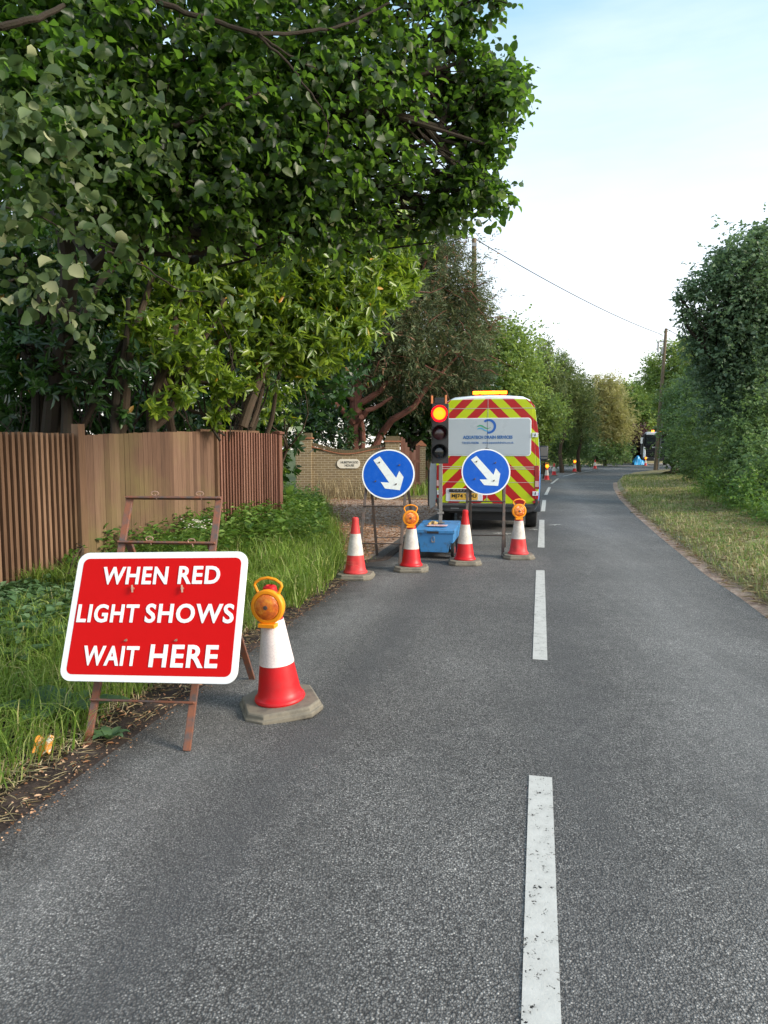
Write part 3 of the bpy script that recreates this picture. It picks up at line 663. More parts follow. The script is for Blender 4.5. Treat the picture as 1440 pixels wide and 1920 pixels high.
for px, py in ((250, 1104), (343, 1104)):
    mb = MB(); x, z = sx(px, py); p0 = TS @ Vector((x, -.002, z)); mb.cyl(p0, p0-eyy*.012, .008, 10); mb.bar(TS @ Vector((x-.004, -.012, z+.018)), TS @ Vector((x+.006, -.016, z-.024)), .009, .006); mb.build('clip', M['wire'], sg)
for px, py in ((237, 1203), (331, 1203)):
    mb = MB(); x, z = sx(px, py); p0 = TS @ Vector((x, -.002, z)); p0 += ezz*.006; mb.cyl(p0, p0-eyy*.010, .006, 10); mb.bar(TS @ Vector((x-.008, -.012, z+.002)), TS @ Vector((x+.008, -.013, z+.012)), .005, .004); mb.build('clip', M['wire'], sg)

# ------------------------------------------------------------------ keep-right signs
def keepright(px, py, dia, fl, fr, bl, br, flabel, slabel, tilt):
    root, c, f0, f1, t0, t1, nv, wv = aframe(fl, fr, bl, br, .5, 1.45, 1.30, M['rustd'], flabel, 'sign frame', 'folding frames of the blue arrow signs', (.30, .80, 1.15, 1.42))
    ez = (t0-f0).normalized(); ex = wv.normalized(); ex = (ex-ez*ex.dot(ez)).normalized(); ey = ez.cross(ex)
    if ey.y < 0: ey = -ey
    o0 = c+f0-ey*.04; d = ray(px, py); cp = Vector((0, 0, CAM_H)); t = (o0-cp).dot(ey)/d.dot(ey); q = cp+d*t
    Tm = Matrix(((ex.x, ey.x, ez.x, 0), (ex.y, ey.y, ez.y, 0), (ex.z, ey.z, ez.z, 0), (0, 0, 0, 1)))
    s = empty('arrow_sign', q, 0, slabel, 'sign', 'round blue arrow signs')
    Tr = Tm @ Matrix.Rotation(tilt, 4, 'Y')
    r = dia/2; circ = lambda r: [(r*math.cos(i*math.pi/32), r*math.sin(i*math.pi/32)) for i in range(64)]
    mb = MB(); mb.prism(circ(r), 0, .007, Tr); mb.build('sign_plate', M['signwhite'], s, .001)
    mb = MB(); mb.prism(circ(r-.02), -.0012, -.0002, Tr); mb.build('blue_face', M['signblue'], s)
    # arrow pointing down-right: shaft then head
    k = r/.375
    P2 = [(x*k, z*k) for x, z in ((-.24, .183), (-.159, .252), (.119, -.044), (.149, .065), (.222, -.019), (.197, -.218), (-.016, -.218), (-.09, -.131), (.031, -.125))]; P2.reverse()
    mb = MB(); mb.prism(P2, -.0032, -.0016, Tr); mb.build('arrow', M['signarrow'], s)
    for x, z in ((-.15, .155), (.14, .15), (-.165, -.13), (.13, -.14)):
        mb = MB(); p = Tr @ Vector((x*k, -.0034, z*k)); mb.cyl(p, p-ey*.012, .011, 10); mb.bar(p-ey*.012+ex*.012+ez*.012, p-ey*.013-ex*.012-ez*.012, .007, .005); mb.build('clip', M['rustd'], s)
    return s
f1a, f1b, b1a, b1b = G(672, 1062), G(748.5, 1063), G(707, 1041), G(782, 1040)
keepright(728, 889, .745, f1a, f1b, b1a, b1b, 'dark folding steel frame under the arrow sign on the driveway mouth', 'round blue sign with white arrow in front of the brick wall', R(3))
f2b, b2b = G(942.5, 1043.5), G(946, 1026); wv2 = Vector((.555, -.05, 0))
keepright(911, 884.5, .745, f2b-wv2, f2b, b2b-wv2, b2b, 'dark folding steel frame under the arrow sign behind the van', 'round blue sign with white arrow in front of the van doors', R(1))

# ------------------------------------------------------------------ traffic cones and lamps
def make_cone(dirty, red, sl_, loc, rz, lean=(0, 0), small=False, label=None):
    root = empty('traffic_cone', loc, rz, label, 'traffic cone', 'red and white traffic cones'); root.rotation_euler = (lean[0], lean[1], rz)
    s = .225; ch = .085
    def octo(k): a = s*k; b = a-ch*k; return [(-a, -b), (-b, -a), (b, -a), (a, -b), (a, b), (b, a), (-b, a), (-a, b)]
    mb = MB(); vs = []; levels = [(1.0, 0), (1.02, .012), (1.02, .03), (.965, .036), (.955, .056), (.92, .064)]
    for k, z in levels: vs += [(x, y, z) for x, y in octo(k)]
    fs = [(i*8+j, i*8+(j+1) % 8, (i+1)*8+(j+1) % 8, (i+1)*8+j) for i in range(5) for j in range(8)]+[tuple(range(7, -1, -1)), tuple(40+j for j in range(8))]
    mb.add(vs, fs); mb.build('base', M['conebase'], root, .004)
    def r(z): return .134+(.034-.134)*(z-.07)/(.74-.07)
    n = 40
    mb = MB(); pr = [(.147, .062), (.152, .074), (.148, .086), (.138, .094)]+[(r(z), z) for z in (.12, .16, .2, .24, .289)]; mb.lathe(pr, n); o1 = mb.build('lower_red_body', red, root)
    mb = MB(); mb.lathe([(r(z)+.003, z) for z in (.2895, .35, .42, .50, .5545)], n); mb.build('reflective_sleeve', sl_, root)
    mb = MB(); mb.lathe([(r(.555), .555), (r(.6), .6), (r(.70), .70), (r(.72)+.006, .725), (r(.74)+.005, .75), (r(.76)-.004, .758), (.020, .760), (.018, .74)], n); mb.build('upper_red_body', red, root)
    if dirty:      # knocked about: dents pushed into the lower body
        for v in o1.data.vertices:
            for dx, dy, dz, rr, k in ((.02, -.12, .19, .07, .022), (-.09, -.08, .14, .06, .012)):
                q = (v.co-Vector((dx, dy, dz))).length
                if q < rr: v.co -= Vector((v.co.x, v.co.y, 0)).normalized()*k*(1-q/rr)
    return root
def make_lamp(loc, rz, lit, label, tilt=0):
    root = empty('warning_lamp', loc, rz, label, 'warning lamp', 'amber lamps on the cones'); root.rotation_euler = (tilt, 0, rz); root.scale = (1.05,)*3
    # front faces -y, lens centre at local z=.115
    T = Matrix.Translation((0, 0, .115)) @ Matrix.Rotation(math.pi/2, 4, 'X')    # lathe z -> -y
    mb = MB(); mb.lathe([(.06, -.055), (.085, -.045), (.094, -.02), (.1, 0), (.1, .022), (.094, .028), (.077, .030), (.074, .022)], 40, T); mb.box((0, -.005, .008), (.10, .07, .022)); mb.box((0, .0, .026), (.06, .05, .02)); mb.build('housing', M['orange'], root, .002)
    mb = MB(); mb.lathe([(.0745, .020), (.073, .030), (.060, .037), (.035, .042), (.01, .0435), (.001, .0436)], 40, T); mb.build('lens', M['amberlit'] if lit else M['lens'], root)
    mb = MB(); mb.lathe([(.012, .043), (.012, .047), (.004, .048)], 16, T); mb.build('lens_boss', M['redplastic'] if lit else M['rustd'], root)
    mb = MB()
    pts = [(-.062, 0, .19), (-.083, 0, .235), (-.078, 0, .25), (-.045, 0, .272), (0, 0, .28), (.045, 0, .272), (.078, 0, .25), (.083, 0, .235), (.062, 0, .19)]
    mb.tube(pts, .0085, 8); mb.build('handle', M['orange'], root)
    return root
cones = [
    (G(527, 1328), R(18), 'nearest traffic cone, clean, standing right of the big red sign', 0, True),
    (G(666.5, 1083), R(-8), 'dented traffic cone without a lamp at the grass edge', 1, False),
    (G(771, 1069), R(-4), 'traffic cone with a lamp left of the blue battery box', 0, True),
    (G(871.5, 1057), R(-3), 'bright traffic cone without a lamp right of the blue battery box', 0, False),
    (G(971.5, 1046), R(-3), 'dull traffic cone with a lamp beside the centre line behind the van', 1, True),
    (G(1025, 902), R(0), 'distant traffic cone with a lit lamp just past the van', 0, True),
    (G(1038.5, 892.5), R(0), 'distant traffic cone without a lamp just past the van', 0, False),
    (G(1077, 886), R(0), 'distant traffic cone with a lamp on the bend', 0, True),
    (G(1115.5, 880), R(0), 'distant traffic cone without a lamp on the bend by the bare trunk', 0, False),
    (G(1210, 874), R(0), 'farthest traffic cone, in front of the lorry', 0, True)]
protos = {}
lamp_lab = ['orange warning lamp with red cap on the nearest cone', None, 'orange warning lamp on the cone left of the blue battery box', None, 'orange warning lamp on the cone behind the van near the centre line', 'lit orange lamp on the distant cone just past the van', None, 'orange lamp on the distant cone in the bend', None, 'orange lamp on the farthest cone in front of the lorry']
lamp0 = None
for i, (loc, rz, lab, dirty, lamp) in enumerate(cones):
    if dirty not in protos:
        o = make_cone(dirty, M['coneredw' if dirty else 'conered'], M['sleeved' if dirty or i > 0 else 'sleeve'], loc, rz, label=lab); protos[dirty] = o
    elif i == 2:
        o = make_cone(0, M['conered'], M['sleeved'], loc, rz, label=lab); protos[0] = o
    else:
        o = copy_tree(protos[dirty]); o.location = loc; o.rotation_euler = (0, 0, rz); o['label'] = lab
    if lamp:
        lz = {0: R(-14), 2: R(-2), 4: R(2)}.get(i, 0); face = Vector((math.sin(lz), -math.cos(lz), 0))
        off = .085; L = loc+face*off+Vector((0, 0, .52)); 
        if i == 0: L = loc+Vector((-.055, -.085, .540)); bpy.data.objects['traffic_cone'].rotation_euler = (R(1), R(-4.6), rz); bpy.data.objects['traffic_cone'].scale = (1.03,)*3
        elif i in (2, 4): L = loc+Vector((-.012, -.062, .58))
        else: L = loc+Vector((-.01, -.06, .63))
        lit = i in (5, 7, 9)
        make_lamp(L, lz, lit, lamp_lab[i], R(0))

# ------------------------------------------------------------------ portable traffic signal on its blue battery box
bx = G(815, 1046); hd = math.atan(.2)
bc = Vector((.83, 10.75, 0))
box = empty('battery_trolley', bc, -hd, 'chipped blue steel battery box on small wheels', 'battery box')
def bxm(): return MB()
mb = MB()
prof = [(-.26, .16), (-.215, .10), (.215, .10), (.26, .16), (.285, .385), (-.285, .385)]
prof = [(-.285, .385), (-.275, .24), (-.225, .235), (-.20, .10), (.20, .10), (.225, .235), (.275, .24), (.285, .385)]
mb.prism(prof, -.50, .45); mb.build('box_body', M['boxblue'], box, .006)
mb = MB(); vs = [(-.295, -.515, .38), (.295, -.515, .38), (.295, .46, .38), (-.295, .46, .38), (-.295, -.515, .425), (.295, -.515, .425), (.295, .46, .475), (-.295, .46, .475)]
mb.add(vs, [(3, 2, 1, 0), (4, 5, 6, 7), (0, 1, 5, 4), (1, 2, 6, 5), (2, 3, 7, 6), (3, 0, 4, 7)]); mb.build('lid', M['boxblue'], box, .005)
mb = MB(); mb.box((-.02, -.522, .395), (.17, .012, .03)); mb.build('lid_catch', M['black'], box)
mb = MB(); mb.tube([(-.015+.022*math.sin(a), -.508, .29+.045*math.cos(a)) for a in [i*.7 for i in range(9)]], .004, 6, closed=True); mb.box((-.015, -.506, .255), (.05, .008, .02)); mb.build('hasp', M['steel'], box)
mb = MB(); mb.box((.0, -.15, .4585), (.30, .20, .004)); o = mb.build('label_sticker', worn('pink_sticker', (.72, .55, .54), .5, (.6, .2, .2), .8, 25, lo=.5, hi=.55), box)
for sx_, sy_ in ((-1, -.36), (1, -.36), (-1, .3), (1, .3)):
    mb = MB(); mb.lathe([(.06, -.026), (.108, -.026), (.122, -.018), (.122, .018), (.108, .026), (.06, .026)], 28, Matrix.Translation((sx_*.262, sy_, .122)) @ Matrix.Rotation(math.pi/2, 4, 'Y'))
    w = mb.build('wheel', M['rubber'], box); mb = MB(); mb.lathe([(.012, -.03), (.05, -.028), (.055, .028), (.012, .032)], 20, Matrix.Translation((sx_*.262, sy_, .122)) @ Matrix.Rotation(math.pi/2, 4, 'Y')); mb.build('wheel_rim', worn('rim_red', (.3, .05, .06), .5), w)
mb = MB(); mb.cyl((-.28, -.36, .122), (.28, -.36, .122), .012, 8); mb.cyl((-.28, .3, .122), (.28, .3, .122), .012, 8); mb.box((0, 0, .095), (.3, .7, .02)); mb.build('axle', M['rustd'], box)
glove = MB(); glove.tube([(-.14, -.06, .475), (-.09, -.03, .492), (-.05, -.06, .486), (-.01, -.04, .48)], [.012, .026, .03, .016], 8); glove.tube([(-.11, -.08, .475), (-.14, -.11, .474)], [.018, .014], 7)
gl = glove.build('work_glove', worn('tan_rag', (.45, .33, .14), .9, (.25, .17, .07), .6, 30)); gl.location = bc; gl.rotation_euler = (0, 0, -hd); tag(gl, 'crumpled tan rag lying on the lid of the blue box', 'rag')
sc_ = P(822, 980, 10.85); sc_.z = .455
sig = empty('traffic_signal', (sc_.x+.01, 10.85, .455), R(-2), 'portable traffic light on a grey post showing red', 'traffic light')
def sz(py): return P(820, py, 10.85).z-.455
mb = MB(); mb.box((.02, 0, sz(868)/2), (.055, .055, sz(868))); mb.box((.02, 0, .02), (.13, .13, .012)); mb.box((.02, -.0, .17), (.10, .08, .03)); mb.build('post', M['galv'], sig, .003)
zt, zb = sz(757), sz(869); hx = -.005
mb = MB(); mb.box((hx+.012, .04, (zt+zb)/2), (.255, .15, zt-zb)); mb.box((hx, .04, zt+.045), (.15, .10, .09)); mb.build('signal_head', M['black'], sig, .008)
mb = MB(); mb.box((hx-.115, .0, zt+.06), (.03, .03, .12)); mb.box((hx+.095, .0, zt+.06), (.03, .03, .14)); mb.build('clip_bracket', worn('orange_clip', (.75, .24, .08), .5), sig, .003)
for k, (py, mlens) in enumerate(((775.5, 'redlit'), (812, 'lensoff'), (847, 'lensoffg'))):
    z = sz(py); T = Matrix.Translation((hx-.002, -.035, z)) @ Matrix.Rotation(math.pi/2, 4, 'X')
    mb = MB(); mb.lathe([(.103, -.01), (.103, .004), (.09, .014), (.05, .024), (.01, .028), (.001, .028)], 36, T)
    nm = ('red_lens', 'amber_lens', 'green_lens')[k]; le = mb.build(nm, M[mlens], sig)
    if k == 0:
        mb = MB(); mb.tube([(hx-.002+.109*math.cos(a), -.046, z+.109*math.sin(a)) for a in [i*math.pi/18 for i in range(36)]], .017, 8, closed=True); mb.build('lens_glow_ring', M['redglow'], sig)  # emissive torus added to stand in for the red glow round the lens
    # hood: open-bottom visor tube
    mb = MB(); n = 26; vs = []; r0 = .124
    for i in range(n+1):
        a = R(-50)+R(280)*i/n; ca, sa = math.cos(a), math.sin(a); dep = .15*(.35+.65*smooth((sa+.9)/1.6))
        for rr, yy_ in ((r0, 0), (r0, -dep), (r0-.005, -dep), (r0-.005, 0)): vs.append((hx-.002+rr*ca, -.036+yy_, z+rr*sa))
    fs = [(i*4+j, i*4+(j+1) % 4, (i+1)*4+(j+1) % 4, (i+1)*4+j) for i in range(n) for j in range(4)]+[(0, 1, 2, 3), (n*4+3, n*4+2, n*4+1, n*4)]
    mb.add(vs, fs); mb.build('hood', M['black'], sig)

# ------------------------------------------------------------------ the van
vh = math.atan(.20); van = empty('van', (2.02, 13.9, 0), -vh, 'blue and white van with red and yellow chevrons, amber light bar lit', 'van')
def vsec(y, top, wsc, bot):
    pr = [(.93, bot), (1.0, bot+.12), (1.02, .85), (1.02, 1.25), (.985, 1.7), (.93, 2.15), (.875, 2.4), (.80, 2.53), (.66, 2.595), (.35, 2.62), (0, 2.63)]
    out = []
    for x, z in pr:
        z2 = z if z <= bot+.12 else bot+.12+(z-bot-.12)*(top-bot-.12)/(2.63-bot-.12)
        out.append((x*wsc, y, z2))
    return out+[(-x, y_, z) for x, y_, z in reversed(out[:-1])]
secs = [vsec(.02, 2.60, .965, .46), vsec(.05, 2.625, .985, .44), vsec(.14, 2.65, 1, .42), vsec(1.2, 2.66, 1, .36), vsec(3.3, 2.66, 1, .36), vsec(4.05, 2.60, .99, .36), vsec(4.5, 2.2, .965, .36), vsec(4.95, 1.62, .95, .36), vsec(5.1, 1.38, .94, .36), vsec(5.55, 1.12, .90, .36), vsec(5.75, .85, .80, .38)]
mb = MB(); k = len(secs[0]); vs = [p for s in secs for p in s]
fs = [(i*k+j, (i+1)*k+j, (i+1)*k+j+1, i*k+j+1) for i in range(len(secs)-1) for j in range(k-1)]+[(i*k, i*k+k-1, (i+1)*k+k-1, (i+1)*k) for i in range(len(secs)-1)]
fs += [tuple(range(k)), tuple((len(secs)-1)*k+j for j in range(k-1, -1, -1))]
fm = []
mb.v = vs; mb.f = fs; 
zc = lambda f: sum(vs[i][2] for i in f)/len(f); 
mb.m = [0 if (zc(f) > 2.35 or len(f) > 4) else 1 for f in fs]
mb.build('body', [M['vanwhite'], M['vanblue']], van, 0, 40)
# chevron doors: left and right leaf, plus corner pillars
def door(x0, x1, name):
    mb = MB(); n = 8
    def xo(z):       # outer edge of the rear doors follows the body
        return .93 if z < 1.3 else .93-(z-1.3)*.075
    zs = [.54, .9, 1.25, 1.475, 1.8, 2.19, 2.4, 2.50, 2.555]; s = 1 if x1 > 0 else -1
    poly = []
    outer = [(s*(xo(z)-(0 if z < 2.45 else (.035 if z < 2.53 else .10))), z) for z in zs]; inner = [(s*.004, 2.565), (s*.004, .54)]
    poly = outer+inner
    if s < 0: poly.reverse()
    mb.prism(poly, -.022, .06); return mb.build(name, M['chev'], van, .004)
for s in (-1, 1):
    d = door(0, s, 'rear_door')
    # pillar beside the door, also chevroned
    mb = MB(); pl = [(.938, .62), (.985, .62), (1.005, 1.3), (.955, 1.95), (.885, 2.42), (.79, 2.545), (.80, 2.50), (.845, 2.43), (.90, 1.8), (.938, 1.3)]; pl = [(s*x, z) for x, z in pl]
    if s < 0: pl.reverse()
    mb.prism(pl, -.012, .05); mb.build('rear_pillar', M['chev'], van, .004)
    mb = MB(); mb.prism([(s*x, z) for x, z in ((.90, 1.285), (.995, 1.285), (1.0, .83), (.905, .83))][::s], -.03, .03); tl = mb.build('tail_light', M['tail'], van, .012)
    mb = MB(); mb.box((s*.955, -.032, .93), (.07, .006, .11)); mb.build('reverse_lamp', M['taillow'], tl)
    for z in (1.87, .745):
        hxx = .90 if z > 1.5 else .925
        mb = MB(); mb.box((s*hxx, -.036, z), (.105, .024, .085)); mb.box((s*(hxx-.015), -.05, z+.015), (.012, .006, .03)); mb.box((s*(hxx+.02), -.05, z+.015), (.012, .006, .03))
        mb.mi = 1; mb.box((s*(hxx-.0), -.0495, z), (.02, .004, .05)); mb.build('hinge', [M['vanwhite'], M['black']], van, .004)
    mb = MB(); mb.box((s*.94, -.075, .585), (.12, .02, .05)); mb.build('reflector', M['tail'], van)
mb = MB()
for z, h in ((2.385, .010), (1.255, .012), (1.215, .012), (.955, .008)):
    mb.box((0, -.0235, z), (1.80, .004, h))
mb.box((0.0, -.0235, 1.02), (.010, .004, .9)); mb.box((0, -.0235, 2.37), (.008, .004, .36))
mb.build('door_seam', M['seam'], van)
# white framed window film panel
for s in (-1, 1):
    pass
mb = MB(); mb.prism(rrect(1.66, .735, .07, 0, 1.833), -.030, -.02); mb.build('window_surround', M['vanwhite'], van, .003)
mb = MB(); mb.prism(rrect(1.625, .70, .055, 0, 1.835), -.036, -.028); wp = mb.build('window_panel', M['vangrey'], van, .003)
mb = MB(); mb.box((-.006, -.0375, 1.83), (.006, .003, .70)); mb.build('door_gap', M['plateblack'], wp)
# logo and lettering (positions from the door face)
def TV(x, z, y=-.0385): return Matrix.Translation((x, y, z))
text('AQUATECH DRAIN SERVICES', .1, TV(.0, 1.825), 'lettering', M['textblue'], wp, width=.955, height=.074, bold=.0048, spacing=1.02)
text('T:01273 933786', .06, TV(-.33, 1.722), 'lettering', M['textblue'], wp, width=.325, height=.042, bold=.001)
text('www.aquatechdrains.co.uk', .06, TV(.20, 1.720), 'lettering', M['textblue'], wp, width=.60, height=.05, bold=.001)
mb = MB(); n = 40; ov = []
for i in range(n+1):
    a = R(-104)+R(238)*i/n
    wdt = .048*(.8+.2*math.sin(math.pi*i/n))
    ov += [(.02+(.142)*math.cos(a), 2.04+.142*math.sin(a)), (.02+(.142-wdt)*math.cos(a), 2.04+(.142-wdt)*math.sin(a))]
vs = [(x, -.0385, z) for x, z in ov]+[(x, -.036, z) for x, z in ov]; m2 = len(ov)
fs = [(2*i, 2*i+1, 2*i+3, 2*i+2) for i in range(n)]
mb.add(vs, fs); mb.build('logo_ring', M['logoblue'], wp, flat=True)
for (dz, mm, x1) in ((.0, 'logogreen', .055), (-.052, 'logoteal', .055)):
    mb = MB(); n = 24; vs = []
    for i in range(n+1):
        x = -.20+(x1+.20)*i/n; t = i/n; z = 2.035+dz+.028*math.sin(t*5.6+.35)-.008; w = .011*(.5+.9*math.sin(math.pi*min(1, t+.12)))
        vs += [(x, -.0388, z-w), (x, -.0388, z+w)]
    mb.add(vs, [(2*i, 2*i+2, 2*i+3, 2*i+1) for i in range(n)]); mb.build('logo_wave', M[mm], wp, flat=True)
# number plate area on the left door
mb = MB(); mb.prism(rrect(.72, .255, .02, -.445, .70), -.034, -.015); pr_ = mb.build('plate_recess', M['vanwhite'], van, .004)
mb = MB(); mb.prism(rrect(.62, .062, .012, -.43, .785), -.052, -.03); hb = mb.build('plate_light_bar', M['black'], van, .004)
text('CRAFTER', .05, Matrix.Translation((-.45, -.0535, .79)), 'badge_lettering', M['chrome'], hb, width=.42, height=.034, bold=.001, spacing=1.5)
mb = MB(); mb.prism(rrect(.54, .135, .01, -.445, .672), -.042, -.034); npn = mb.build('number_plate', M['plate'], van, .001)
text('MJ74 YOU', .1, Matrix.Translation((-.445, -.044, .672)), 'plate_lettering', M['plateblack'], npn, width=.485, height=.092, bold=.0025)
mb = MB(); mb.lathe([(.075, 0), (.078, .02), (.05, .045), (.02, .055), (.001, .056)], 24, Matrix.Translation((-.01, -.034, 1.545)) @ Matrix.Rotation(math.pi/2, 4, 'X')); mb.build('door_lock', M['black'], van)
mb = MB(); 
for a in range(0, 360, 60): mb.box((.042*math.cos(R(a))-.01, -.078, 1.545+.042*math.sin(R(a))), (.014, .008, .014))
mb.build('lock_stud', M['chrome'], van)
# bumper, step and underside
mb = MB(); pf = [(-1.0, .56), (-.9, .40), (-.80, .37), (.80, .37), (.9, .40), (1.0, .56), (.99, .64), (.93, .64), (.91, .525), (-.91, .525), (-.93, .64), (-.99, .64)]
mb.prism(pf, -.09, .10); mb.build('rear_bumper', M['vandark'], van, .02)
mb = MB(); mb.box((0, -.085, .48), (1.7, .05, .03)); mb.build('bumper_step', M['black'], van, .006)
mb = MB(); mb.box((0, 2.6, .42), (1.5, 5.0, .18)); mb.box((.0, .5, .27), (1.2, .6, .16)); mb.cyl((-.5, -.05, .26), (-.5, .8, .26), .035, 12); mb.build('underbody', M['black'], van)
mb = MB(); mb.cyl((-1.0, -.06, .405), (-.55, -.07, .40), .018, 10); mb.box((-.62, -.08, .44), (.16, .03, .02)); mb.build('tow_fitting', M['steel'], van)
for (x, y) in ((-.86, .92), (.86, .92), (-.86, 4.6), (.86, 4.6)):
    T = Matrix.Translation((x, y, .35)) @ Matrix.Rotation(math.pi/2, 4, 'Y')
    mb = MB(); mb.lathe([(.19, -.11), (.31, -.115), (.345, -.10), (.352, -.06), (.352, .06), (.345, .10), (.31, .115), (.19, .11)], 40, T); w = mb.build('wheel', M['rubber'], van)
    mb = MB(); mb.lathe([(.19, -.10), (.19, .10)], 28, T); mb.lathe([(.05, -.118), (.05, .118)], 16, T); mb.build('wheel_rim', M['steel'], w)
    s = 1 if x > 0 else -1
    mb = MB(); n = 18; vs = []
    for i in range(n+1):
        a = math.pi*i/n
        for rr, xx in ((.40, .9), (.46, .9), (.46, 1.032), (.40, 1.032)): vs.append((s*xx, y+rr*math.cos(a), .35+rr*math.sin(a)))
    fs = [(i*4+j, i*4+(j+1) % 4, (i+1)*4+(j+1) % 4, (i+1)*4+j) for i in range(n) for j in range(4)]; mb.add(vs, fs); mb.build('wheel_arch', M['vandark'], van)
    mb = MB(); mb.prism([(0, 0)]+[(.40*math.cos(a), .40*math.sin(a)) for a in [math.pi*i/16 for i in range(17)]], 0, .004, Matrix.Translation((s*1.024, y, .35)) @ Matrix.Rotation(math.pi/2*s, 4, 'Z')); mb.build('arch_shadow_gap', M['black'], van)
for s in (-1, 1):
    mb = MB(); mb.box((s*1.035, 2.6, .62), (.03, 3.0, .14)); mb.build('side_moulding', M['vandark'], van, .006)
    mb = MB(); mb.prism([(3.95, 1.35), (4.75, 1.35), (4.45, 1.75), (4.1, 2.05), (3.95, 2.05)][::1], 0, .012, Matrix.Translation((s*.99, 0, 0)) @ Matrix.Rotation(math.pi/2, 4, 'Z')); mb.build('side_window', M['glass'], van)
    mb = MB(); mb.box((s*1.17, 4.35, 1.50), (.22, .12, .36)); mb.box((s*1.05, 4.4, 1.35), (.14, .05, .05)); mi = mb.build('door_mirror', M['black'], van, .03)
    mb = MB(); mb.box((s*1.17, 4.286, 1.54), (.17, .006, .22)); mb.box((s*1.18, 4.286, 1.38), (.15, .006, .05)); mb.build('mirror_glass', M['glass'], mi)
mb = MB(); mb.add([(-.82, 4.98, 1.60), (.82, 4.98, 1.60), (.72, 4.30, 2.42), (-.72, 4.30, 2.42)], [(0, 1, 2, 3)]); mb.add([(-.82, 5.02, 1.62), (.82, 5.02, 1.62), (.72, 4.34, 2.44), (-.72, 4.34, 2.44)], [(0, 1, 2, 3)]); mb.build('windscreen', M['glass'], van)
# open side locker door on the nearside
mb = MB(); pl = [(-1.19, .36), (-1.10, .42), (-1.06, .55), (-1.06, 1.35), (-1.17, 1.37), (-1.21, 1.2), (-1.22, .5)]
mb.prism(pl, .55, .60); od = mb.build('side_door', M['vanwhite'], van, .01)
mb = MB(); mb.box((-1.235, .58, .80), (.02, .06, .75)); mb.build('door_seal', M['black'], od)
# amber light bar
lb_ = MB(); lb_.box((.0, .62, 2.665), (.62, .10, .03)); lbo = lb_.build('light_bar', M['barcase'], van, .01)
mb = MB(); mb.tube([(-.34, .60, 2.735), (.34, .60, 2.735)], .033, 14); mb.build('bar_lamp', M['barlit'], lbo)
mb = MB(); mb.box((-.2, .62, 2.69), (.04, .08, .05)); mb.box((.2, .62, 2.69), (.04, .08, .05)); mb.build('bar_foot', M['black'], lbo)

# ------------------------------------------------------------------ fence
fence = empty('board_fence', FA, 0, 'tall reddish brown wooden board fence along the grass bank', 'fence')
def fpt(t, z=0): p = FD*t; return Vector((p.x, p.y, z))
fn = Vector((FD.y, -FD.x, 0))     # towards the road
def panel(t0, t1, pitch, rel, top0, top1, m, label, bow=0):
    mb = MB(); n = int((t1-t0)/pitch); pitch = (t1-t0)/n
    for i in range(n):
        a = t0+i*pitch; b = a+pitch*1.0; h = top0+(top1-top0)*(i/n)+bow*math.sin(math.pi*i/n)+random.uniform(-.004, .004)
        zb = bank((FA+fpt(a)).x, (FA+fpt(a)).y)-.15
        th0, th1 = (.008, rel)      # feather edge: thick on the near side
        q = [fpt(a)+fn*0, fpt(b)+fn*0, fpt(b)+fn*th0, fpt(a+.004)+fn*th1, fpt(a)+fn*th1]
        if rel >= .02:
            w_ = pitch*random.uniform(.56, .64); q = [fpt(a)+fn*.006, fpt(a+w_)+fn*.006, fpt(a+w_)+fn*(rel*.75), fpt(a)+fn*rel]
            bk = [fpt(a-.01)-fn*.012, fpt(b+.01)-fn*.012, fpt(b+.01)+fn*.004, fpt(a-.01)+fn*.004]; mb.add([(p.x, p.y, zb) for p in bk]+[(p.x, p.y, h-.02) for p in bk], [(3, 2, 1, 0), (4, 5, 6, 7)]+[(j, (j+1) % 4, 4+(j+1) % 4, 4+j) for j in range(4)])
        if rel < .02: q = [fpt(a+.0015), fpt(b-.0015), fpt(b-.0015)+fn*(rel+random.uniform(0, .003)), fpt(a+.0015)+fn*(rel+random.uniform(0, .003))]
        k = len(q); vs = [(p.x, p.y, zb) for p in q]+[(p.x, p.y, h) for p in q]
        mb.add(vs, [tuple(range(k-1, -1, -1)), tuple(range(k, 2*k))]+[(j, (j+1) % k, k+(j+1) % k, k+j) for j in range(k)])
    o = mb.build('panel', m, fence, flat=True); o['label'] = label; return o
panel(-4.2, .80, .070, .045, 1.77, 1.77, M['wood'], 'brown fence panel of overlapping battens nearest the viewer')
panel(.90, 3.42, .082, .010, 1.755, 1.855, M['woodf'], 'flat faced fence panel with greenish algae stains', .012)
panel(3.47, 5.22, .076, .040, 1.865, 1.85, M['woodr'], 'reddish fence panel of narrow overlapping battens')
for t, h, w in ((-2.0, 1.86, .10), (.85, 1.875, .10), (3.445, 1.87, .045), (5.27, 1.90, .10)):
    mb = MB(); p = fpt(t); ang = math.atan2(FD.y, FD.x); T = Matrix.Translation((p.x, p.y, 0)) @ Matrix.Rotation(ang, 4, 'Z')
    mb.box((0, -.015, h/2), (w, .10, h), T); 
    if t > 5: mb.box((0, -.015, h-.03), (.16, .16, .04), T)
    mb.build('post', M['wood' if t < 5 else 'woodr'], fence, .004)
mb = MB(); p0, p1 = fpt(-4.2, 1.55)-fn*.03, fpt(5.22, 1.6)-fn*.03; mb.bar(p0, p1, .04, .08); mb.bar(fpt(-4.2, .7)-fn*.03, fpt(5.22, .7)-fn*.03, .04, .08); mb.build('rail', M['wood'], fence)
mb = MB(); mb.bar(fpt(3.9, 1.86)-fn*.6, fpt(5.2, 1.86)-fn*.35, .10, .09); mb.build('rear_rail', M['wood'], fence)
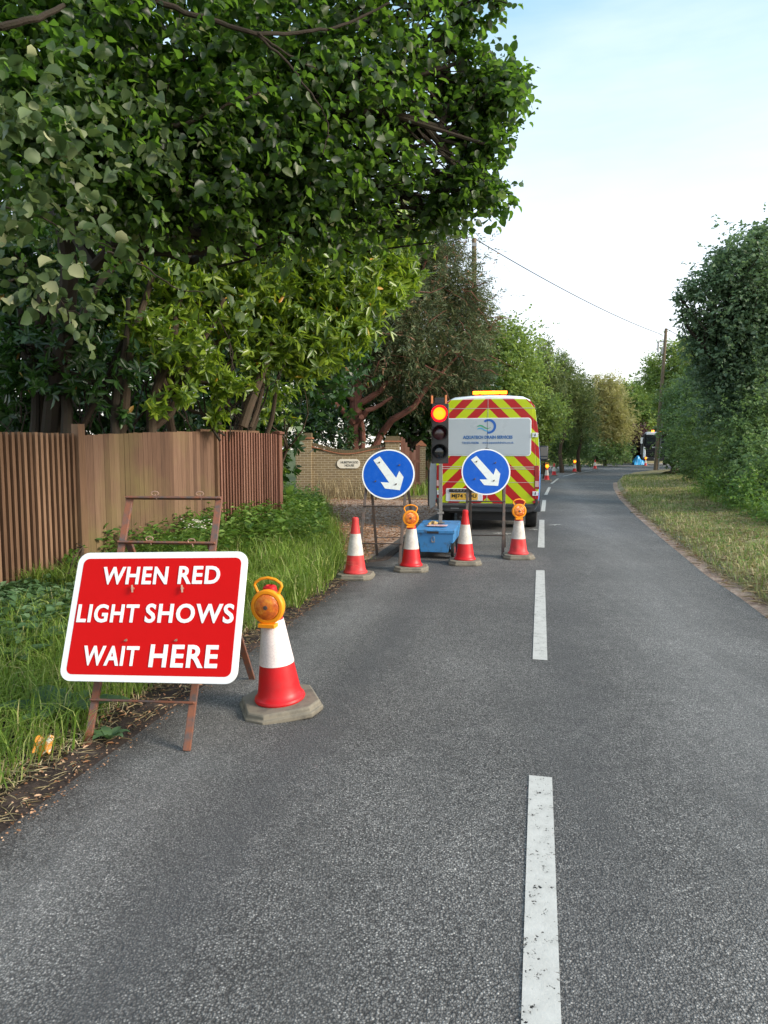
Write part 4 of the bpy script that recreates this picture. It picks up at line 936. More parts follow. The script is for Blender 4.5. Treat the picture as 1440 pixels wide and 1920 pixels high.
# fence return going back from the end post
fr2 = empty('side_fence', FA+fpt(5.3), 0, 'dark end return of the fence running back from its last post', 'fence')
mb = MB()
for i in range(26):
    a = i*.1; d = Vector((-.55, .84, 0)); q0 = d*a; q1 = d*(a+.098); mb.bar(Vector((q0.x, q0.y, .9)), Vector((q1.x, q1.y, .9)), .012, 1.75)
mb.build('panel', M['wood'], fr2, flat=True)

# ------------------------------------------------------------------ brick wall, gate and house sign
WY = 23.0; p0 = P(571, 900, WY); p1 = P(736, 900, WY); wall = empty('boundary_wall', (p0.x, WY, 0), 0, 'yellow brown brick garden wall with dipped top between two pillars', 'wall')
Lw = p1.x-p0.x
def wz(py): return P(600, py, WY).z
zs_ = [(0, wz(836)), (.12, wz(839.5)), (.3, wz(848)), (.45, wz(852.5)), (.6, wz(850.5)), (.8, wz(843)), (1.0, wz(838))]
def wtop(t):
    for (a, za), (b, zb) in zip(zs_, zs_[1:]):
        if a <= t <= b: u = (t-a)/(b-a); return za+(zb-za)*u
    return zs_[-1][1]
n = 30; tops = [(Lw*i/n, .5*wtop(i/n)+.25*wtop(max(0, i/n-.05))+.25*wtop(min(1, i/n+.05))) for i in range(n+1)]
mb = MB(); mb.prism([(0, -.05), (Lw, -.05)]+[(x, z) for x, z in reversed(tops)], -.11, .11); mb.build('wall_face', M['brick'], wall, flat=True)
mb = MB(); mb.prism([(x, z+.001) for x, z in tops]+[(x, z+.035) for x, z in reversed(tops)], -.145, .145); mb.build('tile_course', M['tile'], wall, flat=True)
mb = MB()
for i in range(int(Lw/.075)):
    x = i*.075; t = x/Lw; z = .5*wtop(t)+.25*wtop(max(0, t-.05))+.25*wtop(min(1, t+.05))+.036; mb.box((x+.0375, 0, z+.052), (.069, .225, .103))
mb.build('coping', M['copingbrick'], wall, flat=True)
for x, pt, w in ((0, 812, .50), (Lw, 818, .46)):
    zt_ = wz(pt); mb = MB(); mb.box((x, 0, (zt_-.19)/2), (w, w, zt_-.19)); pl_ = mb.build('pillar', M['brick'], wall, flat=True)
    mb = MB(); mb.box((x, 0, zt_-.165), (w+.08, w+.08, .045)); mb.build('tile_course', M['tile'], pl_)
    mb = MB(); mb.box((x, 0, zt_-.07), (w+.0, w+.0, .14)); mb.build('cap', M['copingbrick'], pl_)
hp = P(653.5, 869.5, WY-.14); hs_ = empty('house_sign', hp, 0, 'cream oval house name plate fixed to the brick wall', 'house sign')
a_, b_ = 21.5/57.8, 8.6/57.8
T0 = Matrix.Identity(4)
mb = MB(); mb.prism(rrect(a_*2, b_*2, b_*.98, n=10), 0, .02); mb.build('sign_plate', M['cream'], hs_, .004)
text('HURSTWOOD', .1, Matrix.Translation((.03, -.003, .045)), 'lettering', M['plateblack'], hs_, width=.56, height=.075, bold=.001)
text('HOUSE', .1, Matrix.Translation((.03, -.003, -.055)), 'lettering', M['plateblack'], hs_, width=.30, height=.075, bold=.001)
# swept wooden gate to the right of the wall, open
gp = P(751, 935, 23.2); gate = empty('wooden_gate', (gp.x, 23.2, 0), 0, 'reddish wooden gate with a swept top beside the wall pillar', 'gate')
mb = MB(); gw = P(790, 900, 23.2).x-gp.x
for i in range(9):
    x = gw*i/9; t = i/8; z = 1.95-.5*smooth(t*1.6)+.25*smooth((t-.6)*2.5); mb.box((x+.035, .12*i, z/2+.04), (gw/9*.97, .03, z))
mb.build('boards', M['woodr'], gate, flat=True)
mb = MB(); mb.box((gw*.5, .55, .45), (gw, .03, .09)); mb.box((gw*.5, .55, 1.2), (gw, .03, .09)); mb.build('rail', M['woodr'], gate)
gp2 = P(789, 935, 25); gq = empty('gate_pillar', (gp2.x, 25, 0), 0, 'short brick pillar with pointed cap behind the gate', 'pillar')
mb = MB(); mb.box((0, 0, .85), (.3, .3, 1.7)); mb.build('shaft', M['brick'], gq); mb = MB(); mb.lathe([(.26, 1.7), (.26, 1.74), (.02, 1.9)], 4, Matrix.Rotation(R(45), 4, 'Z')); mb.build('cap', M['tile'], gq)
bf = empty('far_fence', (P(795, 900, 29).x, 29, 0), 0, 'pale wooden fence seen behind the gate pillar', 'fence')
mb = MB()
for i in range(26): mb.box((i*.1, 0, 1.1), (.092, .02, 1.6+.02*(i % 3)))
mb.build('boards', M['wood'], bf, flat=True)
mb = MB(); mb.box((1.3, -.02, .4), (2.6, .04, .08)); mb.build('rail', M['wood'], bf)

# ------------------------------------------------------------------ poles and cables
def pole(px, ybase, ytop, Y, topx, label, z0=0, r=.14):
    a = P(px, 880, Y); b = P(topx, ytop, Y); root = empty('telephone_pole', (a.x, Y, 0), 0, label, 'telephone pole', 'telephone poles beside the lane')
    mb = MB(); mb.tube([(0, 0, 0), ((b.x-a.x)*.5, 0, b.z*.5), (b.x-a.x, 0, b.z)], [r, r*.85, r*.7], 12); mb.build('pole', M['polewood'], root)
    return root, b
pr1, top1 = pole(1229, 884, 616, 50, 1249, 'leaning telephone pole at the edge of the right hand hedge')
mb = MB(); b = top1-pr1.location; mb.box((b.x-.3, 0, b.z-.9), (.5, .08, .08)); mb.cyl((b.x-.5, 0, b.z-1.6), (b.x-.5, 0, b.z-.9), .07, 8); mb.box((b.x-.2, 0, b.z-1.5), (.12, .1, .5)); mb.build('bracket', M['steel'], pr1)
mb = MB(); mb.tube([(.14, -.1, 0), (.3, -.12, 2.9), (b.x*.6+.1, -.1, b.z*.6)], .04, 6); mb.build('cable_guard', M['steel'], pr1)
pr2, top2 = pole(889, 884, 447, 28, 889, 'upright telephone pole rising behind the yew', r=.13)
mb = MB(); b = top2-pr2.location; mb.box((b.x, -.05, b.z-.25), (.18, .1, .12)); mb.build('bracket', M['steel'], pr2)
def cable(a, b, sag, label, r=.014):
    mb = MB(); n = 24; mid = (a+b)/2
    mb.tube([(a.lerp(b, i/n)-Vector((0, 0, sag*4*(i/n)*(1-i/n)))) for i in range(n+1)], r, 5); o = mb.build('overhead_cable', M['cable']); tag(o, label, 'cable', 'overhead telephone cables')
cable(top2, top1-Vector((.3, 0, .4)), .28, 'dark overhead cable strung between the two telephone poles', .019)
cable(top2, P(780, 270, 12), .15, 'overhead cable running from the nearer pole up into the leaves', .014)
cable(P(905, 592, 30), top1-Vector((.2, 0, .5)), .3, 'thin pale overhead cable low over the distant trees', .007)
cable(top1, P(1450, 690, 40), .3, 'short overhead cable from the leaning pole into the right hand trees', .02)

# ------------------------------------------------------------------ lorry, tarpaulin, post
LY = 71; lx = P(1230, 870, LY).x
lor = empty('lorry', (lx, LY, 0), R(-14), 'black and white lorry facing the viewer with amber beacons lit', 'lorry')
mb = MB(); mb.prism([(-1.2, .75), (1.2, .75), (1.22, 1.8), (1.15, 3.0), (1.0, 3.18), (-1.0, 3.18), (-1.15, 3.0), (-1.22, 1.8)], 0, 2.2); mb.build('cab', M['blackg'], lor, .04)
mb = MB(); mb.prism([(-1.05, 3.0), (1.05, 3.0), (.95, 3.3), (-.95, 3.3)], -.02, 1.6); mb.build('roof_visor', M['vanwhite'], lor, .05)
mb = MB(); mb.prism([(-1.05, 1.95), (1.05, 1.95), (1.0, 2.9), (-1.0, 2.9)], -.03, -.005); mb.build('windscreen', M['glass'], lor)
for s in (-1, 1):
    mb = MB(); mb.prism([(s*1.24, .7), (s*1.02, .7), (s*1.0, 1.2), (s*1.08, 1.75), (s*1.22, 1.85)][::-s], -.06, .3); mb.build('corner_panel', M['vanwhite'], lor, .02)
    mb = MB(); mb.box((s*1.42, .1, 2.45), (.2, .12, .62)); mb.box((s*1.3, .1, 2.7), (.2, .04, .04)); mb.build('mirror', M['vanwhite'], lor, .03)
    mb = MB(); mb.box((s*.95, -.07, .72), (.34, .04, .16)); mb.build('headlight', M['chrome'], lor, .02)
    mb = MB(); mb.lathe([(.3, -.15), (.5, -.15), (.5, .15), (.3, .15)], 24, Matrix.Translation((s*1.0, 1.3, .5)) @ Matrix.Rotation(math.pi/2, 4, 'Y')); mb.build('wheel', M['rubber'], lor)
mb = MB()
for k in range(4): mb.box((0, -.03, 1.0+.17*k), (1.8, .04, .05))
mb.build('grille', M['vandark'], lor)
mb = MB(); mb.prism([(-1.2, .42), (1.2, .42), (1.22, .8), (-1.22, .8)], -.08, .5); mb.build('bumper', M['black'], lor, .02)
text('SCANIA', .2, Matrix.Translation((.05, -.04, 1.77)), 'lettering', M['vanwhite'], lor, width=.95, height=.13, bold=.004)
mb = MB(); mb.box((.05, -.1, .62), (.52, .01, .12)); mb.build('number_plate', M['signwhite'], lor)
mb = MB(); mb.box((.1, 4.6, 1.9), (2.0, 4.6, 1.8)); mb.box((0, 4.6, .7), (1.2, 4.8, .3)); mb.build('tank_body', M['vanwhite'], lor, .1)
for x in (-.35, .45):
    mb = MB(); mb.lathe([(.12, 3.3), (.13, 3.42), (.09, 3.5), (.01, 3.53)], 16, Matrix.Translation((x, .5, 0))); mb.build('beacon', M['barlit'], lor)
tp = G(1200, 872)
mb = MB(); rng = np.random.default_rng(5)
n1, n2 = 14, 9; vs = []
for i in range(n1):
    for j in range(n2):
        u, v = i/(n1-1)*2-1, j/(n2-1)*2-1; h = .75*math.exp(-((u+.45)**2)*4)+.35*math.exp(-((u-.3)**2)*5); h *= (1-v*v)**.5 if abs(v) < 1 else 0
        vs.append((u*.62+rng.normal()*.02, v*.45+rng.normal()*.02, h*(.85+.25*rng.random())))
mb.add(vs, [(i*n2+j, (i+1)*n2+j, (i+1)*n2+j+1, i*n2+j+1) for i in range(n1-1) for j in range(n2-1)]); o = mb.build('blue_sheet', M['bluetarp'], flat=True); o.location = (tp.x, tp.y, .03); o.scale = (1.15, 1, 1.15); tag(o, 'crumpled bright blue plastic sheet on the verge beside the lorry', 'plastic sheet')
wpst = G(1172, 870.3); mb = MB(); mb.box((0, 0, .65), (.12, .1, 1.3)); o = mb.build('marker_post', M['woodf'], bevel=.01); o.location = (wpst.x, wpst.y, .05); tag(o, 'pale wooden post on the far verge left of the lorry', 'post')

# ------------------------------------------------------------------ trees and shrubs
def C(px, py, Y, r): 
    return (tuple(P(px, py, Y)), r)
def tree(name, label, cat, base, trunk_top, clumps, m, barkm, dens, L, W, seed, mode='twig', per=6, simple=False, r0=.16, group=None, twigs=4, droop=.3, spread=.12, shell=.55, nlimb=None, extra_trunks=(), zmin=.1, amp=.05):
    root = empty(name, (base[0], base[1], 0), 0, label, cat, group); rng = np.random.default_rng(seed); b = Vector((base[0], base[1], 0))
    loc = [((Vector(c[0])-b), c[1]) for c in clumps]; mul = [c[2] if len(c) > 2 else 1 for c in clumps]
    tt = Vector(trunk_top)-b
    mb = MB(); tp_ = wiggle(Vector((0, 0, -.1)), tt, 6, .025, rng); mb.tube(tp_, [r0*(1.25 if i == 0 else 1-.4*i/6) for i in range(7)], 10)
    for (x0, x1, rr) in extra_trunks:
        mb.tube(wiggle(Vector(x0)-b, Vector(x1)-b, 6, .016, rng), [rr*(1-.5*i/6) for i in range(7)], 9)
    mb.build('trunk', barkm, root)
    mb = MB(); sel = loc if nlimb is None else loc[:nlimb]
    limbs(mb, tt, [(tuple(c), (r if not hasattr(r, '__len__') else min(r))) for c, r in sel], r0*.5, rng, amp, 7, .04, twigs)
    if mb.v: mb.build('limb', barkm, root)
    foliage('crown', [(tuple(c), r, k) for (c, r), k in zip(loc, mul)], dens, L, W, m, root, seed+1, mode, per, simple, droop, shell, spread, zmin)
    return root
# 1 near broadleaf tree whose boughs hang over the verge
def Cn(px, py, Y, r): return C(px-max(0, px-620)*.25, py, Y, r)
near = [Cn(20, -60, 5.4, .95), Cn(230, -90, 5.6, 1.0), Cn(440, -80, 5.9, 1.0), Cn(640, -70, 6.2, .95), Cn(790, -70, 6.5, .8), Cn(880, -50, 6.8, .45),
        Cn(40, 110, 5.2, .85), Cn(220, 110, 5.5, .85), Cn(420, 100, 5.8, .85), Cn(600, 110, 6.1, .85), Cn(740, 110, 6.4, .72), Cn(835, 95, 6.7, .48), Cn(900, 50, 6.9, .26), Cn(925, 12, 6.9, .2),
        Cn(50, 260, 5.1, .70), Cn(210, 260, 5.4, .75), Cn(400, 260, 5.8, .8), Cn(580, 250, 6.1, .8), Cn(730, 240, 6.4, .66), Cn(840, 215, 6.6, .46), Cn(915, 195, 6.8, .30), Cn(962, 165, 6.9, .17), Cn(955, 270, 6.9, .14), Cn(920, 255, 6.8, .24),
        Cn(210, 370, 5.6, .50), Cn(380, 370, 5.9, .6), Cn(550, 360, 6.2, .6), Cn(690, 350, 6.4, .56), Cn(810, 330, 6.6, .44), Cn(880, 325, 6.7, .28), Cn(915, 378, 6.8, .14), Cn(860, 385, 6.7, .24), Cn(760, 405, 6.5, .34), Cn(650, 425, 6.4, .38), Cn(820, 430, 6.7, .16)]
_r = np.random.default_rng(17)
edge = [(800, -20), (905, 30), (950, 5), (870, 60), (900, 110), (850, 140), (880, 170), (930, 150), (975, 150), (990, 175), (960, 190), (900, 210), (940, 235), (920, 265), (965, 280), (940, 285), (955, 205), (985, 160), (900, 300), (870, 335), (905, 350), (940, 380), (915, 372), (885, 380), (850, 400), (815, 420), (790, 440), (720, 440), (600, 440), (540, 420), (470, 430), (300, 430)]
def openness(c):      # the crown thins out towards the road, where the sky shows through
    q = c[0]/c[1]*F+720; return (.70 if c[2] < 4.6 else .38) if q < 560 else .34 if q < 720 else .20
near = [(c, r_*(.88 if c[0]/c[1]*F+720 < 720 else .74), openness(c)) for c, r_ in near]+[C(x-max(0, x-700)*.11+_r.uniform(-10, 10), y-(14 if y > 330 else 0)+_r.uniform(-8, 8), 6.0+x/1100+_r.uniform(-.3, .3), _r.uniform(.10, .24))+(.9,) for x, y in edge]
tree('broadleaf_tree', 'big broadleaf tree with rounded leaves overhanging the fence and verge', 'tree', (-4.6, 9.4), (-3.6, 8.2, 4.2), near, M['broad'], M['bark'], 1500, .074, .064, 11, 'twig', 6, 'round', .15, None, 3, .35, .14, .62, amp=.06)
# long bare boughs across the canopy
rb = np.random.default_rng(4); bo = bpy.data.objects['broadleaf_tree']; off = -Vector(bo.location)
def bough(ptsx, r0, r1):
    r0 *= .8; r1 *= .7; pts = [P(x, y, Y+.35)+off for x, y, Y in ptsx]; out = []
    for i in range(len(pts)-1):
        p0, p1, p2, p3 = pts[max(i-1, 0)], pts[i], pts[i+1], pts[min(i+2, len(pts)-1)]
        for k in range(6):
            t = k/6; out.append(.5*((2*p1)+(p2-p0)*t+(2*p0-5*p1+4*p2-p3)*t*t+(3*p1-p0-3*p2+p3)*t**3)+Vector(rb.normal(size=3))*.004)
    out.append(pts[-1]); n = len(out); mb = MB(); mb.tube(out, [r0+(r1-r0)*i/(n-1) for i in range(n)], 8); mb.build('bough', M['bark'], bo)
bough([(180, -60, 4.6), (290, 0, 4.7), (400, 38, 4.8), (480, 62, 4.9), (560, 60, 5.1), (640, 48, 5.3), (730, 5, 5.5)], .028, .012)
bough([(480, 62, 4.9), (540, 120, 5.0), (590, 185, 5.1), (615, 235, 5.2), (605, 290, 5.2)], .013, .006)
bough([(480, 62, 4.9), (530, 95, 5.0), (595, 132, 5.2)], .014, .006)
bough([(-20, 52, 4.0), (60, 38, 4.1), (120, 10, 4.3)], .03, .02)
bough([(320, 235, 5.0), (350, 232, 5.0), (385, 215, 5.1), (470, 180, 5.3), (520, 160, 5.4)], .022, .01)
bough([(200, 400, 5.3), (260, 380, 5.3), (370, 330, 5.4), (440, 285, 5.5), (520, 255, 5.7), (600, 225, 5.9)], .026, .012)
bough([(340, 350, 5.4), (470, 330, 5.6), (580, 328, 5.8), (660, 355, 6.0), (720, 342, 6.1)], .018, .008)
bough([(200, 470, 3.9), (270, 500, 4.0), (330, 540, 4.1), (400, 548, 4.2)], .008, .004)
bough([(-20, 385, 3.6), (60, 400, 3.6), (140, 440, 3.7), (230, 470, 3.8)], .008, .004)
bough([(-20, 545, 3.5), (60, 520, 3.6), (130, 580, 3.7), (190, 600, 3.8)], .008, .004)
# pale-backed leaves on the low sprays hanging nearest the viewer
low = []
rl = np.random.default_rng(21)
pc = [(C(40, 430, 3.9, .16)), C(100, 445, 3.9, .16), C(165, 440, 4.0, .15), C(205, 450, 4.0, .12), C(45, 520, 3.8, .2), C(110, 545, 3.8, .22), C(160, 575, 3.9, .16), C(60, 380, 3.9, .2), C(90, 260, 3.8, .3), C(30, 200, 3.7, .25), C(320, 250, 4.6, .18), C(300, 300, 4.6, .15), C(330, 500, 4.4, .08), C(390, 545, 4.3, .1), C(150, 160, 4, .25), C(470, 560, 4.6, .1)]
for i, c in enumerate(pc): foliage('low_spray', [((Vector(c[0])+off)[:], c[1]*1.25)], 190, .070, .062, M['pale'], bo, 31+i, 'twig', 5, 'round', .45, .8, .10)

# 2 laurels behind the fence
def lclump(lst): return [C(*q) for q in lst]
tree('laurel_shrub', 'tall glossy laurel with yellow green leaves over the right end of the fence', 'shrub', (-2.9, 13.2), (-2.3, 12.6, 3.0),
     lclump([(560, 470, 11.5, .95), (680, 470, 11.8, .9), (740, 450, 12, .45), (760, 520, 12, .30), (640, 540, 11.5, .85), (720, 545, 11.8, .42), (590, 610, 11.3, .75), (665, 610, 11.6, .42), (560, 660, 11.2, .5), (620, 672, 11.4, .26), (500, 540, 11.2, .8), (520, 620, 11, .55)]), M['laurel'], M['barkl'], 950, .15, .048, 41, 'whorl', 8, False, .09, 'laurels behind the fence', 2, .3,
     extra_trunks=((P(465, 820, 12.2), P(520, 610, 12.0), .07), (P(500, 815, 12.6), P(540, 640, 12.4), .045)))
tree('laurel_shrub', 'dark laurel with several leaning stems behind the middle of the fence', 'shrub', (-3.4, 10.8), (-3.2, 10.5, 2.4),
     lclump([(300, 500, 10.2, .85), (400, 500, 10.6, .85), (460, 470, 11, .8), (350, 590, 10.4, .65), (440, 590, 10.8, .65), (250, 590, 10.2, .55), (480, 680, 10.8, .35), (300, 660, 9.4, .34), (430, 730, 10.0, .34), (350, 650, 9.5, .38), (340, 740, 9.5, .26), (390, 690, 9.8, .34), (290, 760, 9.2, .18), (410, 785, 10, .2), (260, 620, 9.4, .35)]), M['laurel'], M['barkl'], 640, .14, .048, 43, 'whorl', 8, False, .10, 'laurels behind the fence', 2, .3,
     extra_trunks=((P(455, 800, 10.6), P(525, 560, 10.9), .075), (P(285, 820, 9.6), P(345, 540, 10.1), .07), (P(290, 800, 9.8), P(420, 560, 10.4), .06), (P(225, 815, 9.4), P(285, 520, 9.9), .075), (P(470, 800, 11), P(515, 600, 11.2), .04)))
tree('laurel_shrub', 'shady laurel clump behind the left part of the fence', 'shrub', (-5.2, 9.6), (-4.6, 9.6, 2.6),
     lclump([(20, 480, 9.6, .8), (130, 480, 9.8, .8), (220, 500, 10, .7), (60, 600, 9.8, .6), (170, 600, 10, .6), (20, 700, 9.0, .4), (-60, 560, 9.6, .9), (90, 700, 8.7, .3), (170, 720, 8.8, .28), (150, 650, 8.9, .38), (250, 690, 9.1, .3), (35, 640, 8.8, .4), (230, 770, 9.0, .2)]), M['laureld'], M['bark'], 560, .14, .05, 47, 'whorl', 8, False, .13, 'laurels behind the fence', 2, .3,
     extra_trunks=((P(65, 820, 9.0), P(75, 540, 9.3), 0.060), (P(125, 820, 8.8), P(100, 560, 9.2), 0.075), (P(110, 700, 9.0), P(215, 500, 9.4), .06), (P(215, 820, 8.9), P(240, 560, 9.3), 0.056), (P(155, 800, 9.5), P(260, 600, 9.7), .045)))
# bright sprigs of laurel hanging low at the fence end
tree('laurel_shrub', 'small bright laurel filling the dark gap at the fence end', 'shrub', (-2.1, 14.2), (-1.9, 14.0, 1.6),
     lclump([(535, 745, 13.6, .28), (545, 785, 13.8, .16), (530, 830, 14, .14), (505, 770, 13.5, .33), (575, 722, 13.4, .12), (532, 880, 14.5, .12)]), M['laurel'], M['barkl'], 520, .13, .045, 51, 'whorl', 8, False, .04, 'laurels behind the fence', 2, .3)
# dense dark trees further back behind the fence
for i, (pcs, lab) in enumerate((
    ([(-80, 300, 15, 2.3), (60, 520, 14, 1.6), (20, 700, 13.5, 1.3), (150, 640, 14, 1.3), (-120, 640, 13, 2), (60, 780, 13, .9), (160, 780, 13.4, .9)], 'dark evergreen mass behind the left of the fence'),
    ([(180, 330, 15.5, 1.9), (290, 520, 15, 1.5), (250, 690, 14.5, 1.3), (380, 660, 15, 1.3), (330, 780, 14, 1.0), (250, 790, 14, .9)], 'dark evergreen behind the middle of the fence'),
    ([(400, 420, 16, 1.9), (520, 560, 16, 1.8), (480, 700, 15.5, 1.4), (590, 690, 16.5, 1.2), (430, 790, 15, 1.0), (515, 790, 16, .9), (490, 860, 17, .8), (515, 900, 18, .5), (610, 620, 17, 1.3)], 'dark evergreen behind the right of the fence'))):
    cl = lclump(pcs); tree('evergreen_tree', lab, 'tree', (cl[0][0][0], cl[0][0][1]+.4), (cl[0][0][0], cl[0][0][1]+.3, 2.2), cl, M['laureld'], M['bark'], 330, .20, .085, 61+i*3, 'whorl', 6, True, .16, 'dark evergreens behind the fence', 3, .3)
# bare tangled stems seen between trunks
mb = MB(); rs = np.random.default_rng(77)
for k in range(70):
    px = rs.uniform(0, 520); Y = rs.uniform(9.5, 12.5); a = P(px, rs.uniform(760, 830), Y); b = P(px+rs.uniform(-120, 120), rs.uniform(560, 700), Y+rs.uniform(-.5, .5)); r_ = rs.uniform(.006, .022)
    mb.tube(wiggle(a, b, 6, .05, rs), [r_*(1-.6*i/6) for i in range(7)], 5)
o = mb.build('bare_stems', M['bark']); tag(o, 'tangle of thin bare stems in the shade above the fence', 'stems', kind='stuff')

# 3 yew with red trunk
ycl = lclump([(700, 560, 25, 1.9), (790, 500, 25.5, 1.7), (840, 560, 25.5, 1.5), (760, 610, 24, 1.6), (860, 640, 25, 1.25), (690, 650, 24, 1.0), (800, 690, 24.5, 1.1), (880, 560, 26, .9), (835, 460, 26, .8), (905, 620, 26, .55), (640, 620, 25, 1.2), (620, 680, 25, .9), (740, 690, 24.6, 1.1), (850, 720, 25, 1.0), (900, 690, 26, .6), (760, 440, 26.5, 1.2)])
yc = [(c, (r, r, r*1.15)) for c, r in ycl]
yb = P(668, 850, 24.5)
yew = tree('yew_tree', 'wide dark yew with a fluted red brown trunk behind the brick wall', 'tree', (yb.x, 24.5), tuple(P(668, 690, 24.5)), yc, M['yew'], M['barkred'], 1150, .17, .038, 71, 'spray', 8, True, .26, None, 3, .30, .22, .6,
     extra_trunks=((P(657, 850, 24.6), P(662, 700, 24.6), .12), (P(678, 850, 24.5), P(674, 700, 24.4), .11)), zmin=1.0, nlimb=4)
mb = MB(); ry_ = np.random.default_rng(8); yo = -Vector(yew.location)
for pts, r0 in (([(665, 790, 24.5), (640, 768, 24.2), (610, 745, 24), (588, 735, 24)], .13), ([(667, 755, 24.5), (640, 720, 24.2), (612, 693, 24)], .13), ([(668, 760, 24.4), (700, 740, 24.2), (730, 715, 24), (750, 700, 24)], .13), ([(670, 790, 24.4), (700, 765, 24), (735, 745, 23.8)], .11), ([(690, 860, 24.8), (715, 812, 24.8), (745, 780, 24.4), (775, 762, 24.2), (795, 735, 24.1), (815, 690, 24.2), (830, 650, 24.4)], .14), ([(795, 735, 24.1), (840, 690, 24.3), (880, 640, 24.8)], .07), ([(700, 700, 24), (740, 640, 24), (780, 560, 24.5), (800, 480, 25)], .10), ([(668, 740, 24.5), (700, 700, 24.3), (720, 655, 24)], .12)):
    q = [P(*p)+yo for p in pts]; out = []
    for a, b in zip(q, q[1:]):
        for k in range(3): out.append(a.lerp(b, k/3)+Vector(ry_.normal(size=3))*.03)
    out.append(q[-1]); n = len(out); mb.tube(out, [r0*(1-.6*i/(n-1)) for i in range(n)], 8)
for pos in ((672, 770), (678, 782)):
    c_ = P(pos[0], pos[1], 24.15)+yo; mb.cyl(c_, c_-Vector((0, .12, 0)), .085, 12)
for k in range(90):
    c_, r_ = ycl[ry_.integers(0, len(ycl))]; a = Vector(c_)+yo+Vector(ry_.normal(size=3))*r_*.5; a.y -= r_*.5; b = a+Vector((ry_.uniform(-.3, 1.0), ry_.uniform(-.6, .2), ry_.uniform(-.9, .5)))*1.1
    mb.tube(wiggle(a, b, 4, .05, ry_), [.02, .016, .012, .008, .004], 4)
mb.build('limb', M['barkred'], yew)
# shrubs under the yew, behind the wall
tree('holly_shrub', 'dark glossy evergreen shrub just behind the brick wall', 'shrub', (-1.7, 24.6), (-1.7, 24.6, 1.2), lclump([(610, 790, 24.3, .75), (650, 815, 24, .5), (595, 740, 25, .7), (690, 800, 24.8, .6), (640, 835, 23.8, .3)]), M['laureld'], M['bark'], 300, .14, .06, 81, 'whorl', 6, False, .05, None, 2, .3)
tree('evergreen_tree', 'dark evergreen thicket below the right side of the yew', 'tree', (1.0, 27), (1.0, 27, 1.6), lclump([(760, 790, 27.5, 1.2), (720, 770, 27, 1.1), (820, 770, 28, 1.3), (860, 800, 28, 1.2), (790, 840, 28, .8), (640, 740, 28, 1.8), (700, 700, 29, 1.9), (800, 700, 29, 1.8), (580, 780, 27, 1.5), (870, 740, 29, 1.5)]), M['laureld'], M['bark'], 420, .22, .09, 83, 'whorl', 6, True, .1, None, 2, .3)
# 4 distant trees, left side of the bend
far = [
 ('deciduous_tree', 'bright green leafy tree beyond the van roof', [(950, 690, 36, 2.2), (930, 640, 36, 1.2), (975, 650, 36.5, 1.2), (990, 710, 37, 1.1), (960, 740, 35, 1.5), (1000, 680, 38, .5), (905, 650, 36, 1.4), (920, 760, 36, 1.8), (955, 618, 36.5, .5), (885, 700, 36, 1.5)], 'lime', 'twig', .16, .12, 330),
 ('deciduous_tree', 'rounded green shrub tree right behind the van mirror', [(1020, 770, 38, 1.1), (1035, 790, 39, 1.0), (1005, 800, 38, 1.2), (1045, 760, 40, .7), (1010, 840, 39, 1.0)], 'lime', 'twig', .15, .11, 330),
 ('conifer_tree', 'taller pointed conifer behind the bend', [(1015, 700, 46, 1.4), (1018, 665, 46, .75), (1022, 650, 46, .4), (1010, 750, 46, 1.9), (1035, 720, 46, 1.0)], 'conif', 'spray', .22, .07, 420),
 ('conifer_tree', 'middle pointed conifer behind the bend', [(1050, 720, 48, 1.5), (1052, 688, 48, .8), (1054, 668, 48, .35), (1055, 760, 48, 1.7), (1072, 735, 48, .9), (1066, 700, 48, .5)], 'conif', 'spray', .22, .07, 420),
 ('conifer_tree', 'shorter dark conifer at the right of the conifer group', [(1083, 760, 50, 1.3), (1088, 725, 50, .7), (1090, 705, 50, .4), (1085, 800, 50, 1.5), (1098, 740, 50, .6)], 'conif', 'spray', .22, .07, 420),
 ('hedge_shrub', 'dark rounded hedge shrub behind the cones', [(1050, 830, 52, 1.4), (1075, 835, 53, 1.3), (1090, 825, 54, 1.1), (1030, 845, 50, 1.2), (1065, 805, 55, 1.3), (1010, 850, 50, 1.2)], 'hedge', 'twig', .18, .13, 330),
 ('olive_tree', 'olive brown slender leaved tree in the centre distance', [(1140, 760, 68, 2.0), (1125, 735, 68, 1.1), (1145, 720, 68, 1.0), (1130, 790, 68, 2.2), (1160, 790, 68, 1.8), (1120, 715, 68, .6), (1155, 735, 69, .9), (1150, 820, 68, 1.7), (1115, 760, 68, 1.2)], 'brownl', 'spray', .26, .07, 420),
 ('deciduous_tree', 'yellow green tree glowing above the lorry', [(1185, 770, 82, 2.2), (1200, 755, 82, 1.8), (1170, 740, 84, 1.8), (1205, 790, 80, 1.5), (1190, 740, 84, 1.4), (1215, 770, 80, 1.5)], 'lime', 'twig', .26, .2, 260),
 ('hedge_shrub', 'low dark hedge below the olive tree', [(1110, 848, 66, 1.1), (1135, 850, 66, 1.1), (1160, 848, 67, 1.2), (1095, 845, 64, 1.2), (1176, 848, 72, .8)], 'hedge', 'twig', .2, .15, 300),
 ('copper_shrub', 'dark purple leaved shrub left of the lorry', [(1190, 830, 78, 1.6), (1200, 845, 78, 1.2), (1185, 850, 78, 1.1), (1198, 812, 78, 1.1), (1178, 835, 80, 1.2)], 'copper', 'twig', .24, .18, 300),
 ('deciduous_tree', 'far green trees closing the view above the bend', [(1090, 780, 90, 4), (1130, 790, 95, 4.5), (1170, 790, 100, 4), (1215, 800, 100, 4.5), (1060, 790, 85, 3.5), (1245, 800, 95, 4)], 'conif', 'twig', .40, .3, 110),
]
